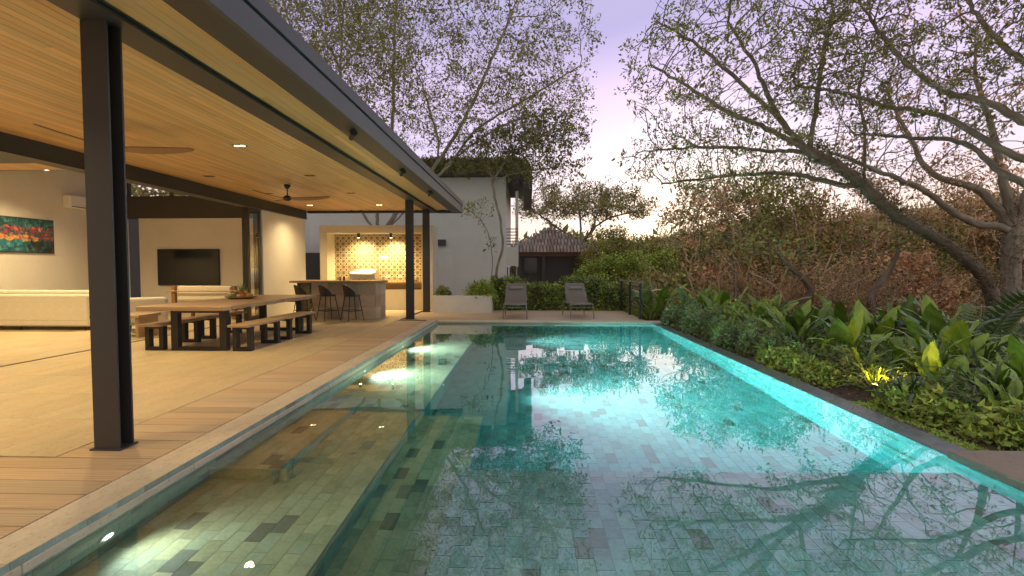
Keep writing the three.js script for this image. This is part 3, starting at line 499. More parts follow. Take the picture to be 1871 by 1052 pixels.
// ================================================================ LIVING ROOM
{
  const tv = thing('television', 'large black flat television on the white living room wall', 'television', [-10.87, 1.43, -15.5]);
  part('cabinet', rb(2.02, 1.16, 0.05, 0.008, 0, 0, 0.035), M.black_plastic, tv); part('screen', bx(1.98, 1.12, 0.004, 0, 0.006, 0.063), M.screen_glass, tv);
  part('wall_bracket', bx(0.5, 0.4, 0.03, 0, 0, 0.0), M.black_metal, tv);
  const cv = document.createElement('canvas'); cv.width = 768; cv.height = 320; const c = cv.getContext('2d');
  c.fillStyle = '#2d5f63'; c.fillRect(0, 0, 768, 320);
  const blot = (n, cs, x0, x1, y0, y1, s0, s1) => { for (let i = 0; i < n; i++) { c.globalAlpha = rr(0.35, 0.9); c.fillStyle = pick(cs); c.beginPath(); c.ellipse(rr(x0, x1), rr(y0, y1), rr(s0, s1), rr(s0, s1) * 0.6, rr(0, 3), 0, 7); c.fill(); } };
  blot(160, ['#1f4a52', '#3c7b7c', '#57918a', '#234047'], 0, 768, 0, 130, 8, 40); blot(300, ['#b53a35', '#d05a3c', '#b8386a', '#8d2c4a', '#e08a5a', '#6d2a2a'], 0, 768, 80, 200, 6, 22);
  blot(120, ['#d9a54a', '#e3b86a', '#c97f35'], 0, 620, 165, 215, 5, 24); blot(130, ['#2b6f86', '#3d8fa0', '#1d4c62', '#79a9a4'], 0, 560, 215, 320, 6, 34); blot(80, ['#2c2622', '#4a4038', '#1d2a2c'], 520, 768, 215, 320, 8, 30);
  for (let i = 0; i < 40; i++) { c.globalAlpha = 0.3; c.fillStyle = '#142a30'; c.fillRect(rr(0, 768), 0, rr(2, 7), rr(60, 150)); }
  const pt = new THREE.CanvasTexture(cv); pt.colorSpace = THREE.SRGBColorSpace;
  const pm = new THREE.MeshPhysicalMaterial({ map: pt, roughness: 0.6 }); pm.name = 'painted_canvas';
  const pa = thing('wall_painting', 'wide abstract painting in teal, red and orange on the white wall', 'painting', [-12.98, 2.25, -12.05], PI / 2);
  part('frame', [bx(2.12, 0.9, 0.04, 0, 0, 0)], M.black_plastic, pa); part('canvas', new THREE.PlaneGeometry(2.08, 0.86).translate(0, 0, 0.0225), pm, pa);
  const ac = thing('air_conditioner', 'white split air conditioner high on the living room wall', 'air conditioner', [-12.88, 3.28, -13.9], PI / 2);
  part('casing', rb(0.95, 0.36, 0.24, 0.04, 0, 0, 0), M.white_plastic, ac); part('louver', rb(0.86, 0.02, 0.06, 0.005, 0, -0.15, 0.11), M.fascia, ac);

  const s = thing('sofa', 'long cream sofa seen from behind in the living room', 'sofa', [-11.5, 0, -11.2]);
  part('base', rb(3.3, 0.26, 1.0, 0.05, 0, 0.22, 0), M.cream_fabric, s); part('backrest', rb(3.3, 0.62, 0.22, 0.06, 0, 0.5, 0.4), M.cream_fabric, s);
  for (const x of [-1.55, 1.55]) part('armrest', rb(0.2, 0.5, 0.95, 0.05, x, 0.4, 0), M.cream_fabric, s);
  for (let i = 0; i < 3; i++) { part('back_cushion', rb(1.0, 0.48, 0.2, 0.08, -1.0 + i * 1.0, 0.66, 0.2, 'x', i, 3), M.cream_fabric, s); part('seat_cushion', rb(1.02, 0.16, 0.66, 0.05, -1.0 + i * 1.0, 0.42, -0.14, 'x', i, 3), M.cream_fabric, s); }
  for (const x of [-1.5, 0, 1.5]) for (const z of [-0.42, 0.42]) part('foot', cyl(0.025, 0.02, 0.1, x, 0.05, z, 8), M.black_metal, s);
  const a = thing('armchair', 'cream upholstered armchair half hidden behind the near column', 'armchair', [-8.75, 0, -11.0], 0.7);
  part('seat_shell', [rb(0.78, 0.3, 0.74, 0.1, 0, 0.28, 0, 'x', 1, 4)], M.cream_fabric, a); part('backrest', rb(0.78, 0.46, 0.18, 0.08, 0, 0.52, 0.3, 'x', 2, 4), M.cream_fabric, a);
  for (const x of [-0.34, 0.34]) part('armrest', rb(0.14, 0.3, 0.7, 0.06, x, 0.48, 0, 'x', 3, 3), M.cream_fabric, a);
  for (const x of [-0.3, 0.3]) for (const z of [-0.28, 0.28]) part('leg', cyl(0.025, 0.015, 0.14, x, 0.07, z, 8), M.black_metal, a);
  const d = thing('wooden_daybed', 'wooden daybed with a cream back cushion in front of the television', 'daybed', [-8.85, 0, -13.3]);
  part('seat_frame', [rb(1.8, 0.1, 0.8, 0.01, 0, 0.3, -0.3, 'x', 2)], M.bench_wood, d); part('mattress', rb(1.72, 0.14, 0.76, 0.04, 0, 0.42, -0.3, 'x', 2, 3), M.cream_fabric, d);
  part('back_cushion', rb(1.5, 0.4, 0.12, 0.04, 0, 0.72, 0.08, 'x', 4, 3), M.cream_fabric, d);
  for (const x of [-0.84, 0.84]) { part('post', rb(0.1, 0.92, 0.1, 0.01, x, 0.46, 0.12, 'y', 1), M.blade_wood, d); part('leg', rb(0.08, 0.26, 0.08, 0.01, x, 0.13, -0.62, 'y', 3), M.blade_wood, d); }
  part('rail', bar(V(-1.0, 0.78, 0.19), V(1.0, 0.78, 0.19), 0.018), M.bench_wood, d);
  const k = thing('coffee_table', 'low block shaped wooden coffee table behind the dining benches', 'coffee table', [-8.3, 0, -9.9], 0.1);
  part('top', rb(0.95, 0.06, 0.7, 0.01, 0, 0.43, 0, 'x', 6), M.bench_wood, k); for (const x of [-0.4, 0.4]) part('panel_leg', rb(0.07, 0.4, 0.62, 0.01, x, 0.2, 0, 'y', 2), M.bench_wood, k);
}

// ================================================================ FAR DECK: planter, loungers, railing
{
  const p = thing('planter_box', 'low white plastered planter box at the far end of the deck', 'planter', [-2.08, 0, -15.75]);
  part('box', [bx(1.86, 0.54, 0.06, 0, 0.27, 0.3), bx(1.86, 0.54, 0.06, 0, 0.27, -0.3), bx(0.06, 0.54, 0.538, -0.9, 0.27, 0), bx(0.06, 0.54, 0.538, 0.9, 0.27, 0)], M.white_wall, p);
  part('potting_soil', bx(1.74, 0.05, 0.53, 0, 0.45, 0), M.soil, p);
  const l = thing('sun_lounger', 'taupe sling sun lounger nearer the planter box', 'sun lounger', [-0.36, 0, -13.56], 0, 'sun loungers');
  const W = 0.31, y = 0.4;
  part('frame', [bar(V(-W, y, 0), V(-W, y, -1.25), 0.016), bar(V(W, y, 0), V(W, y, -1.25), 0.016), bar(V(-W, y, 0), V(W, y, 0), 0.016), bar(V(-W, y - 0.09, -0.02), V(W, y - 0.09, -0.02), 0.011), bar(V(-W, y, -1.25), V(W, y, -1.25), 0.014), bar(V(-W, y, -0.72), V(-W + 0.03, 0.94, -1.15), 0.014), bar(V(W, y, -0.72), V(W - 0.03, 0.94, -1.15), 0.014), bar(V(-W + 0.03, 0.94, -1.15), V(W - 0.03, 0.94, -1.15), 0.014)], M.taupe_frame, l);
  part('seat_sling', rb(0.6, 0.016, 0.74, 0.006, 0, y + 0.012, -0.36), M.taupe_sling, l);
  part('back_sling', rb(0.58, 0.69, 0.016, 0.006).rotateX(-0.675), M.taupe_sling, l, [0, 0.675, -0.93]);
  part('head_pillow', new THREE.CapsuleGeometry(0.045, 0.33, 6, 14).rotateZ(PI / 2).scale(1, 1, 0.75), M.taupe_pillow, l, [0, 0.82, -1.0]);
  for (const x of [-W, W]) { part('leg', bar(V(x, y, -0.03), V(x * 1.06, 0, 0.02), 0.014), M.taupe_frame, l); part('leg', bar(V(x, y, -1.2), V(x * 1.06, 0, -1.26), 0.014), M.taupe_frame, l); }
  dup(l, [1.5, 0, -13.7], 0.1, 'taupe sling sun lounger nearer the black railing');

  const r = thing('side_railing', 'black steel railing with cables on the garden side of the deck', 'railing', [3.08, 0, 0]);
  for (const d of [13.62, 15.0, 16.4]) part('post', [bx(0.05, 0.98, 0.07, 0, 0.49, -d), bx(0.1, 0.012, 0.12, 0, 0.007, -d)], M.black_metal, r);
  part('top_rail', bx(0.07, 0.03, 2.86, 0, 0.995, -15.01), M.taupe_frame, r);
  for (let k = 0; k < 9; k++) part('cable', bx(0.016, 0.014, 2.78, 0, 0.09 + k * 0.1, -15.01), M.black_metal, r);
  const q = thing('end_railing', 'thin cable railing in front of the hedge behind the loungers', 'railing', [0, 0, -16.4]);
  for (const x of [-1.1, 0.3, 1.7]) part('post', bx(0.022, 0.98, 0.022, x, 0.49, 0), M.black_metal, q);
  part('top_rail', bx(4.16, 0.018, 0.025, 1.0, 0.985, 0), M.black_metal, q);
  for (let k = 0; k < 6; k++) part('cable', bx(4.14, 0.005, 0.005, 1.0, 0.12 + k * 0.14, 0), M.black_metal, q);
}

// ================================================================ NEIGHBOUR BUILDINGS
{
  const n = thing('neighbour_house', 'grey white rendered neighbouring house with a rounded overgrown flat roof', 'house', [0, 0, 0]);
  part('wall', [span(-12, -0.95, -0.4, 5.25, 21, 21.4), span(-1.2, -0.95, -0.4, 5.25, 21.4, 27)], M.grey_wall, n);
  part('lower_wall', span(-12, -7.0, -0.4, 2.05, 20.4, 20.9), M.dark_band, n);
  const vent = part('vent_box', rspan(-4.1, -3.5, 2.35, 2.62, 20.86, 21.0), M.fascia, n);
  part('service_panel', rspan(-4.1, -3.2, 0.2, 2.2, 20.96, 21.0), M.grey_wall, n);
  const s = new THREE.Shape(); s.moveTo(-12, 0); s.lineTo(-0.6, 0); s.quadraticCurveTo(0.2, -0.05, 0.15, -0.75); s.lineTo(0.15, -1.1); s.lineTo(-0.2, -1.1); s.quadraticCurveTo(-0.15, -0.45, -0.8, -0.45); s.lineTo(-12, -0.45); s.closePath();
  part('roof', new THREE.ExtrudeGeometry(s, { depth: 7, bevelSize: 0.02, bevelThickness: 0.02, bevelSegments: 1, curveSegments: 8 }).translate(0, 5.75, -27.4), M.fascia, n);
  part('corner_post', span(-0.55, -0.42, -0.4, 4.7, 21.2, 21.35), M.grey_wall, n);
  const bal = part('balcony', [span(-0.95, -0.42, 1.5, 2.3, 21.0, 21.12)], M.white_wall, n);
  for (let k = 0; k < 6; k++) part('balcony_slat', bx(0.5, 0.04, 0.03, -0.68, 2.42 + k * 0.13, -21.05), M.slab_brown, bal);
  for (let k = 0; k < 5; k++) part('screen_slat', bx(0.05, 1.7, 0.05, -0.88 + k * 0.11, 0.6, -21.1), M.dark_band, n);
  // trailing growth along the roof edge
  const h = thing('tiled_roof_house', 'distant low house with a clay tiled hip roof behind the trees', 'house', [1.75, 1.15, -31]);
  part('wall', span(-2.6, 2.1, -1.7, 1.0, 0, 5), M.dark_band, h); part('lintel', span(-2.7, 2.2, 1.0, 1.25, -0.1, 0.1), M.blade_wood, h);
  for (const x of [-2.4, -0.9, 1.9]) part('post', span(x, x + 0.2, -1.7, 1.0, -0.5, -0.3), M.dark_band, h);
  part('window', span(-2.0, -1.2, -0.1, 0.9, -0.04, 0.0), M.screen_glass, h);
  const rf = part('roof', new THREE.ConeGeometry(1, 1, 4, 1, true).rotateY(PI / 4).scale(4.3, 1.75, 4.4).translate(-0.3, 2.1, -2.6), M.roof_tile, h);
  const tg = new THREE.CylinderGeometry(0.085, 0.1, 0.44, 6, 1, true, 0, PI).rotateZ(PI / 2).rotateY(PI / 2), tm = shades(mat('clay_tile', [0.25, 0.19, 0.16], 0.9), 5, 0.35, 0.12);
  for (let r = 0; r < 8; r++) { const n2 = Math.max(2, Math.round(29 * (1 - r / 8))); for (let i = 0; i < n2; i++) part('roof_tile', tg, pick(tm), rf, [-0.3 + (i - (n2 - 1) / 2) * 0.21, 1.29 + r * 0.2175, 0.5 - r * 0.389], [0.513, 0, 0]); }
}
// ================================================================ VEGETATION
// one sprig of small leaves, shared by all crowns
function leafGeo(l, w) {   // a pointed leaf folded along its midrib, from the origin along +y
  const g = new THREE.BufferGeometry();
  g.setAttribute('position', new THREE.Float32BufferAttribute([0, 0, 0, w, l * 0.42, w * 0.5, 0, l, -l * 0.12, -w, l * 0.42, w * 0.5, 0, l * 0.45, 0], 3));
  g.setAttribute('uv', new THREE.Float32BufferAttribute([0.5, 0, 1, 0.4, 0.5, 1, 0, 0.4, 0.5, 0.45], 2)); g.setIndex([0, 1, 4, 1, 2, 4, 2, 3, 4, 3, 0, 4]); g.computeVertexNormals(); return g;
}
function sprig(n, l, w, spread, s) {
  const parts = [];
  for (let i = 0; i < n; i++) { const k = hash(i, s, 3), q = hash(i, s, 7), o = hash(i, s, 11); parts.push(leafGeo(l * (0.7 + 0.6 * k), w * (0.75 + 0.5 * q)).rotateX(0.5 + 1.7 * q).rotateY(i * 2.4 + k).translate(spread * (k - 0.5), spread * (o - 0.5), spread * (q - 0.5))); }
  return mergeGeometries(parts);
}
const SPRIG = [sprig(8, 0.11, 0.03, 0.24, 1), sprig(7, 0.13, 0.034, 0.28, 2), sprig(10, 0.1, 0.026, 0.24, 3)];
const SPRIG_FAR = sprig(14, 0.15, 0.04, 0.6, 5), SPRIG_SHRUB = sprig(8, 0.085, 0.026, 0.16, 6), SPRIG_FINE = sprig(10, 0.06, 0.012, 0.2, 8);
function leaves(name, geo, material, spots, parent, s0 = 0.8, s1 = 1.3, tone = 0.35) {   // spots: Vector3s
  const m = new THREE.InstancedMesh(geo, material, spots.length), o = new THREE.Object3D(), c = new THREE.Color();
  spots.forEach((p, i) => { o.position.copy(p); o.rotation.set(rr(-0.7, 0.7), rr(0, 6.28), rr(-0.7, 0.7)); o.scale.setScalar(rr(s0, s1)); o.updateMatrix(); m.setMatrixAt(i, o.matrix); const k = 1 + tone * (rnd() * 2 - 1), w = rr(-0.12, 0.2); c.setRGB(k * (1 + w), k, k * (1 - w)); m.setColorAt(i, c); });
  m.name = name; m.castShadow = m.receiveShadow = true; m.userData.kind = 'stuff'; parent.add(m); return m;
}
// a tree grown toward points in its crown; limbs are lists of [x,y,z] that start the skeleton, each [from, points]
function grow({ limbs, cloud, step = 0.3, reach = 2.2, kill = 0.45, rounds = 60, tip = 0.006, pipe = 2.3, jitter = 0.12 }) {
  const P = [], par = [], kids = [];
  const add = (p, q) => { P.push(p); par.push(q); kids.push(0); if (q >= 0) kids[q]++; return P.length - 1; };
  const ends = {}, least = new Map();
  for (const [name, from, pts, thick] of limbs) {
    const ctrl = (from ? [P[ends[from]]] : []).concat(pts), cur = new THREE.CatmullRomCurve3(ctrl, false, 'centripetal'), n = Math.max(2, Math.ceil(cur.getLength() / step));
    let prev = from ? ends[from] : -1;
    for (let i = from ? 1 : 0; i <= n; i++) { const p = cur.getPoint(i / n); if (i > 0 && i < n) p.add(V(rr(-1, 1), rr(-1, 1), rr(-1, 1)).multiplyScalar(jitter * step)); prev = add(p, prev); if (thick) least.set(prev, thick[0] + (thick[1] - thick[0]) * i / n); }
    ends[name] = prev;
  }
  const near = cloud.map(() => [Infinity, -1]); let start = 0, alive = cloud.map((_, i) => i);
  for (let it = 0; it < rounds && alive.length; it++) {
    for (const i of alive) { const c = cloud[i]; for (let j = start; j < P.length; j++) { const d = c.distanceToSquared(P[j]); if (d < near[i][0]) near[i] = [d, j]; } }
    start = P.length;
    alive = alive.filter((i) => near[i][0] > kill * kill);
    const pull = new Map();
    for (const i of alive) { const [d, j] = near[i]; if (d > reach * reach) continue; const v = pull.get(j) ?? V(0, 0, 0); v.add(cloud[i].clone().sub(P[j]).normalize()); pull.set(j, v); }
    if (!pull.size) break;
    for (const [j, v] of pull) { if (kids[j] > 3) continue; v.normalize().add(V(rr(-1, 1), rr(-1, 1), rr(-1, 1)).multiplyScalar(0.35)); if (par[j] >= 0) v.addScaledVector(P[j].clone().sub(P[par[j]]).normalize(), 0.5); add(P[j].clone().addScaledVector(v.normalize(), step * rr(0.75, 1.1)), j); }
  }
  const R = new Float32Array(P.length), sum = new Float64Array(P.length), child = new Int32Array(P.length).fill(-1);
  for (let i = P.length - 1; i >= 0; i--) { R[i] = Math.max(tip, least.get(i) ?? 0, Math.pow(sum[i], 1 / pipe)); if (par[i] >= 0) { sum[par[i]] += Math.pow(R[i], pipe); if (child[par[i]] < 0 || R[child[par[i]]] < R[i]) child[par[i]] = i; } }
  return { P, par, R, child };
}
function woodGeo({ P, par, R, child }, scale = 1, rmin = 0) {
  const pos = [], nor = [], uv = [], idx = [], u = V(0, 0, 0), w = V(0, 0, 0), d = V(0, 0, 0);
  for (let s = 0; s < P.length; s++) {
    if (par[s] >= 0 && child[par[s]] === s) continue;           // only chain starts
    const chain = par[s] >= 0 ? [par[s], s] : [s]; let c = child[s]; while (c >= 0) { chain.push(c); c = child[c]; }
    if (chain.length < 2) continue;
    const r0 = R[chain[1]] * scale; if (r0 < rmin) continue;
    const N = r0 > 0.12 ? 10 : r0 > 0.04 ? 6 : r0 > 0.015 ? 4 : 3, ref = Math.abs(P[chain[1]].y - P[chain[0]].y) > 0.9 * P[chain[1]].distanceTo(P[chain[0]]) ? V(1, 0, 0) : V(0, 1, 0);
    const base = pos.length / 3; let len = 0;
    chain.forEach((k, i) => {
      const a = P[chain[Math.max(0, i - 1)]], b = P[chain[Math.min(chain.length - 1, i + 1)]]; d.subVectors(b, a).normalize();
      u.crossVectors(d, ref).normalize(); w.crossVectors(d, u); if (i) len += P[k].distanceTo(P[chain[i - 1]]);
      const r = (i === 0 && par[s] >= 0 ? R[chain[1]] : R[k]) * scale * (i === chain.length - 1 ? 0.5 : 1);
      for (let j = 0; j <= N; j++) { const t = 2 * PI * j / N, x = Math.cos(t), y = Math.sin(t), q = r * (1 + (r > 0.05 ? 0.16 * (hash(k, j % N, 5) - 0.5) : 0)); pos.push(P[k].x + (u.x * x + w.x * y) * q, P[k].y + (u.y * x + w.y * y) * q, P[k].z + (u.z * x + w.z * y) * q); nor.push(u.x * x + w.x * y, u.y * x + w.y * y, u.z * x + w.z * y); uv.push(j / N * Math.max(0.1, 2 * PI * r0), len); }
      if (i) for (let j = 0; j < N; j++) { const A = base + (i - 1) * (N + 1) + j, B = A + N + 1; idx.push(A, A + 1, B, A + 1, B + 1, B); }
    });
  }
  const g = new THREE.BufferGeometry(); g.setAttribute('position', new THREE.Float32BufferAttribute(pos, 3)); g.setAttribute('normal', new THREE.Float32BufferAttribute(nor, 3)); g.setAttribute('uv', new THREE.Float32BufferAttribute(uv, 2)); g.setIndex(idx); return g;
}
// random points in an ellipsoid, thinned toward its middle and base; flat > 0 leaves the underside bare
function cloudIn(c, r, n, inner = 0.35, floor = -0.6, ok) {
  const out = []; let guard = 0;
  while (out.length < n && guard++ < n * 60) { const v = V(rr(-1, 1), rr(-1, 1), rr(-1, 1)), l = v.length(); if (l > 1 || v.y < floor || (l < inner && rnd() < 0.75)) continue; const p = V(c.x + v.x * r.x, c.y + v.y * r.y, c.z + v.z * r.z); if (!ok || ok(p)) out.push(p); }
  return out;
}
function tree(name, label, category, spec, { leafMat, leafGeo: lg = SPRIG, perTip = 3, spread = 0.28, chance = 1, bark = M.bark, scale = 1, group, rleaf = 0.012, s0 = 0.8, s1 = 1.3, creeper = 0, clumpSize = 1 }) {
  const sk = grow(spec), base = spec.limbs[0][2][0], o = thing(name, label, category, [base.x, base.y, base.z], 0, group);
  sk.P.forEach((p) => p.sub(base));
  part('trunk', woodGeo(sk, scale), bark, o);
  const spots = [];
  const clump = (p) => Math.sin(p.x * 2.3 + 2 * Math.sin(p.y * 1.9)) + Math.sin(p.y * 3.1 + 2 * Math.sin(p.z * 2.1)) + Math.sin(p.z * 2.7 + 2 * Math.sin(p.x * 1.7));
  sk.P.forEach((p, i) => { if (sk.R[i] > rleaf || rnd() > chance * (1 + 0.45 * clump(p.clone().multiplyScalar(clumpSize)))) return; for (let k = 0; k < perTip + (sk.child[i] < 0 ? 1 : 0); k++) spots.push(p.clone().add(V(rr(-1, 1), rr(-0.8, 0.8), rr(-1, 1)).multiplyScalar(spread))); });
  if (spots.length) [].concat(lg).forEach((g, n, a) => leaves('crown', g, leafMat, spots.filter((_, i) => i % a.length === n), o, s0, s1));
  if (creeper) { const c = []; sk.P.forEach((p, i) => { const r = sk.R[i] * scale; if (r < creeper) return; for (let k = 0; k < 16; k++) c.push(p.clone().add(V(rr(-1, 1), rr(-1, 1), rr(-1, 1)).normalize().multiplyScalar(r * 1.08)).add(V(rr(-0.08, 0.08), rr(-0.08, 0.08), rr(-0.08, 0.08)))); }); leaves('creeper', SPRIG_FINE, M.leaf_creeper, c, o, 0.7, 1.4, 0.5); }
  return o;
}
const px = (...l) => l.map(([x, y, d]) => at(x, y, d));

// ---- the big spreading tree behind the barbecue niche
tree('spreading_tree', 'large spreading tree with pale limbs fanning out behind the barbecue niche', 'tree', {
  limbs: [['t', null, [V(-5.9, -0.4, -19), V(-5.85, 1.6, -19), V(-5.8, 2.6, -19)]],
    ['a', 't', px([650, 370, 18.8], [600, 260, 18.2], [555, 120, 17.6], [520, 10, 17.2])], ['b', 't', px([690, 375, 19], [716, 240, 18.8], [720, 100, 18.6], [726, -30, 18.5])],
    ['c', 't', px([735, 375, 19], [795, 305, 18.6], [850, 215, 18.2], [880, 150, 18], [925, 50, 17.8])], ['d', 't', px([745, 372, 19], [812, 312, 18.2], [870, 238, 17.6], [955, 185, 17], [1060, 120, 16.6])],
    ['e', 't', px([742, 360, 19.4], [800, 290, 20.2], [785, 200, 20.8], [755, 110, 21])], ['f', 't', px([760, 365, 18.6], [830, 290, 18.2], [930, 225, 17.4], [1010, 205, 17]) ]],
  cloud: [...cloudIn(at(830, 90, 18.4), V(5.4, 4.6, 3.6), 3000, 0.4, -0.75), ...cloudIn(at(600, 60, 17.6), V(3.0, 3.4, 2.8), 900, 0.3, -0.8), ...cloudIn(at(975, 200, 17), V(1.9, 1.5, 1.6), 450, 0.3)], step: 0.27, reach: 2.6, kill: 0.32,
}, { leafMat: M.leaf_tree, bark: M.bark_pale, perTip: 2, spread: 0.3, chance: 0.75, scale: 0.9, s0: 0.65, s1: 1.1 });
// ---- second tree behind the pavilion roof
tree('roofside_tree', 'tall fine branched tree rising behind the pavilion roof', 'tree', {
  limbs: [['t', null, [V(-9.2, -0.4, -24), V(-9.0, 4, -23.8), at(622, 130, 23.5)]], ['a', 't', px([625, 60, 23], [632, -30, 22.6])], ['b', 't', px([600, 80, 23.2], [560, 0, 23])], ['c', 't', px([660, 80, 23.4], [700, 0, 23])]],
  cloud: cloudIn(at(600, 40, 23.2), V(4.4, 4.6, 3), 1200, 0.4, -0.8), step: 0.34, reach: 3, kill: 0.42,
}, { leafMat: M.leaf_tree_b, bark: M.bark, perTip: 3, spread: 0.4, chance: 0.9 });
// ---- slim tree in front of the neighbour's wall
tree('slim_tree', 'slim crooked tree in front of the neighbouring grey wall', 'tree', {
  limbs: [['t', null, [V(-1.2, -0.35, -18.2), at(906, 500, 18.2), at(918, 450, 18.1), at(914, 400, 18), at(903, 355, 18), at(900, 330, 18)]], ['a', 't', px([930, 290, 17.8], [990, 250, 17.4], [1040, 235, 17.2])], ['b', 't', px([890, 290, 18.2], [880, 240, 18.2])], ['c', 't', px([950, 315, 17.6], [1020, 305, 17.2])]],
  cloud: [...cloudIn(at(985, 265, 17.5), V(1.75, 1.25, 1.5), 330, 0.2, -0.95), ...cloudIn(at(895, 285, 18), V(1.4, 1.2, 1), 230, 0.2), ...cloudIn(at(1010, 320, 17.4), V(0.9, 0.6, 0.9), 110, 0.1)], step: 0.2, reach: 2, kill: 0.26, tip: 0.004,
}, { leafMat: M.leaf_tree_b, bark: M.bark, perTip: 2, spread: 0.24, scale: 1.5, chance: 0.9 });
tree('sapling', 'thin bare sapling beside the slim tree against the wall', 'sapling', {
  limbs: [['t', null, [V(-1.45, -0.35, -18.6), at(899, 470, 18.6), at(893, 430, 18.6), at(878, 400, 18.6)]], ['a', 't', px([858, 385, 18.5], [845, 375, 18.4])]],
  cloud: cloudIn(at(868, 385, 18.5), V(0.75, 0.55, 0.5), 45, 0.1), step: 0.16, kill: 0.2, tip: 0.004,
}, { leafMat: M.leaf_olive, perTip: 1, spread: 0.1, scale: 1.4, chance: 0.5 });
// ---- far umbrella tree over the tiled roof
tree('umbrella_tree', 'distant flat topped umbrella tree above the tiled roof', 'tree', {
  limbs: [['t', null, [V(4.2, -0.5, -36), at(1066, 470, 36), at(1060, 446, 36)], [0.25, 0.2]], ['a', 't', px([1010, 410, 36], [975, 385, 35.5])], ['b', 't', px([1100, 405, 36], [1165, 385, 36])], ['c', 't', px([1060, 410, 37], [1055, 370, 38])], ['d', 't', px([1080, 420, 34], [1095, 380, 33])]],
  cloud: cloudIn(at(1068, 380, 36), V(5.2, 1.7, 4.4), 1100, 0.2, -0.35), step: 0.36, reach: 3, kill: 0.42, tip: 0.016, pipe: 2.6,
}, { leafMat: M.leaf_far, rleaf: 0.03, perTip: 3, spread: 0.3, chance: 0.8, s0: 1.1, s1: 1.7, bark: M.bark });

// ---- right hand trees
tree('leaning_tree', 'leaning tree on the garden side with a thick trunk and long layered branches', 'tree', {
  limbs: [['t', null, [V(11.3, -0.4, -12.2), at(1806, 519, 12), at(1760, 470, 11.8), at(1712, 434, 11.6), at(1650, 402, 11.3), at(1610, 372, 11.1), at(1577, 337, 10.9)], [0.155, 0.09]],
    ['s', 't', px([1530, 305, 10.6], [1478, 277, 10.4]), [0.09, 0.07]],
    ['a', 's', px([1440, 240, 10.2], [1400, 170, 9.9], [1380, 120, 9.7], [1330, 40, 9.5]), [0.07, 0.02]], ['b', 's', px([1410, 240, 10.1], [1330, 205, 9.7], [1260, 160, 9.5], [1190, 120, 9.3]), [0.06, 0.02]], ['c', 's', px([1400, 275, 10.5], [1290, 268, 10.4], [1190, 276, 10.2]), [0.05, 0.015]],
    ['b2', 's', px([1430, 225, 10.3], [1350, 150, 10.4], [1270, 80, 10.4], [1200, 40, 10.4]), [0.05, 0.015]], ['e', 's', px([1490, 200, 10.2], [1500, 120, 10], [1520, 30, 9.8])],
    ['d', 't', px([1545, 340, 11], [1450, 318, 11.3], [1330, 322, 11.5], [1210, 335, 11.4]), [0.08, 0.02]], ['g', 't', px([1580, 260, 11.2], [1570, 160, 11.4], [1600, 60, 11.4])]],
  cloud: [...cloudIn(at(1340, 125, 10), V(2.2, 1.9, 1.9), 1700, 0.35, -0.9), ...cloudIn(at(1280, 290, 10.7), V(1.75, 0.75, 1.4), 700, 0.2, -0.9), ...cloudIn(at(1500, 80, 10.3), V(1.8, 1.7, 1.6), 900, 0.3), ...cloudIn(at(1230, 70, 10), V(0.8, 0.8, 0.8), 60, 0.1), ...cloudIn(at(1480, 300, 11.6), V(1.2, 0.8, 1.1), 300, 0.2)], step: 0.16, reach: 1.9, kill: 0.2, tip: 0.0065, pipe: 2.6,
}, { leafMat: M.leaf_tree, bark: M.bark_dark, perTip: 2, spread: 0.09, chance: 0.4, scale: 1.0, rleaf: 0.011, s0: 0.4, s1: 0.75, creeper: 0.085, clumpSize: 1.6 });
tree('overhanging_tree', 'tree with dark arching limbs reaching in over the garden from beyond the frame', 'tree', {
  limbs: [['t', null, [V(13.2, -0.4, -8.6), V(12.8, 1.2, -8.6), V(11.8, 2.7, -8.7)]],
    ['a', 't', px([1871, 292, 8.8], [1790, 250, 8.9], [1722, 212, 9], [1622, 194, 9.2], [1541, 170, 9.3], [1455, 158, 9.4]), [0.07, 0.02]], ['b', 't', px([1871, 222, 8.4], [1802, 186, 8.5], [1722, 165, 8.8], [1640, 100, 9], [1580, 20, 9]), [0.07, 0.02]],
    ['c', 't', px([1880, 120, 8.4], [1800, 50, 8.6], [1740, -40, 8.6])], ['d', 't', px([1860, 330, 9.2], [1760, 262, 9.8], [1640, 250, 10], [1560, 245, 10]), [0.07, 0.02]]],
  cloud: [...cloudIn(at(1700, 70, 9), V(2.5, 1.7, 1.7), 1700, 0.35, -0.95), ...cloudIn(at(1560, 130, 9.3), V(1.2, 0.9, 1), 160, 0.2), ...cloudIn(at(1830, 140, 8.8), V(1, 1.5, 1.2), 400, 0.2)], step: 0.15, reach: 2, kill: 0.2, tip: 0.0065, pipe: 2.6,
}, { leafMat: M.leaf_tree_b, bark: M.bark_dark, perTip: 2, spread: 0.09, chance: 0.4, scale: 1.05, rleaf: 0.011, s0: 0.4, s1: 0.75, clumpSize: 1.6 });
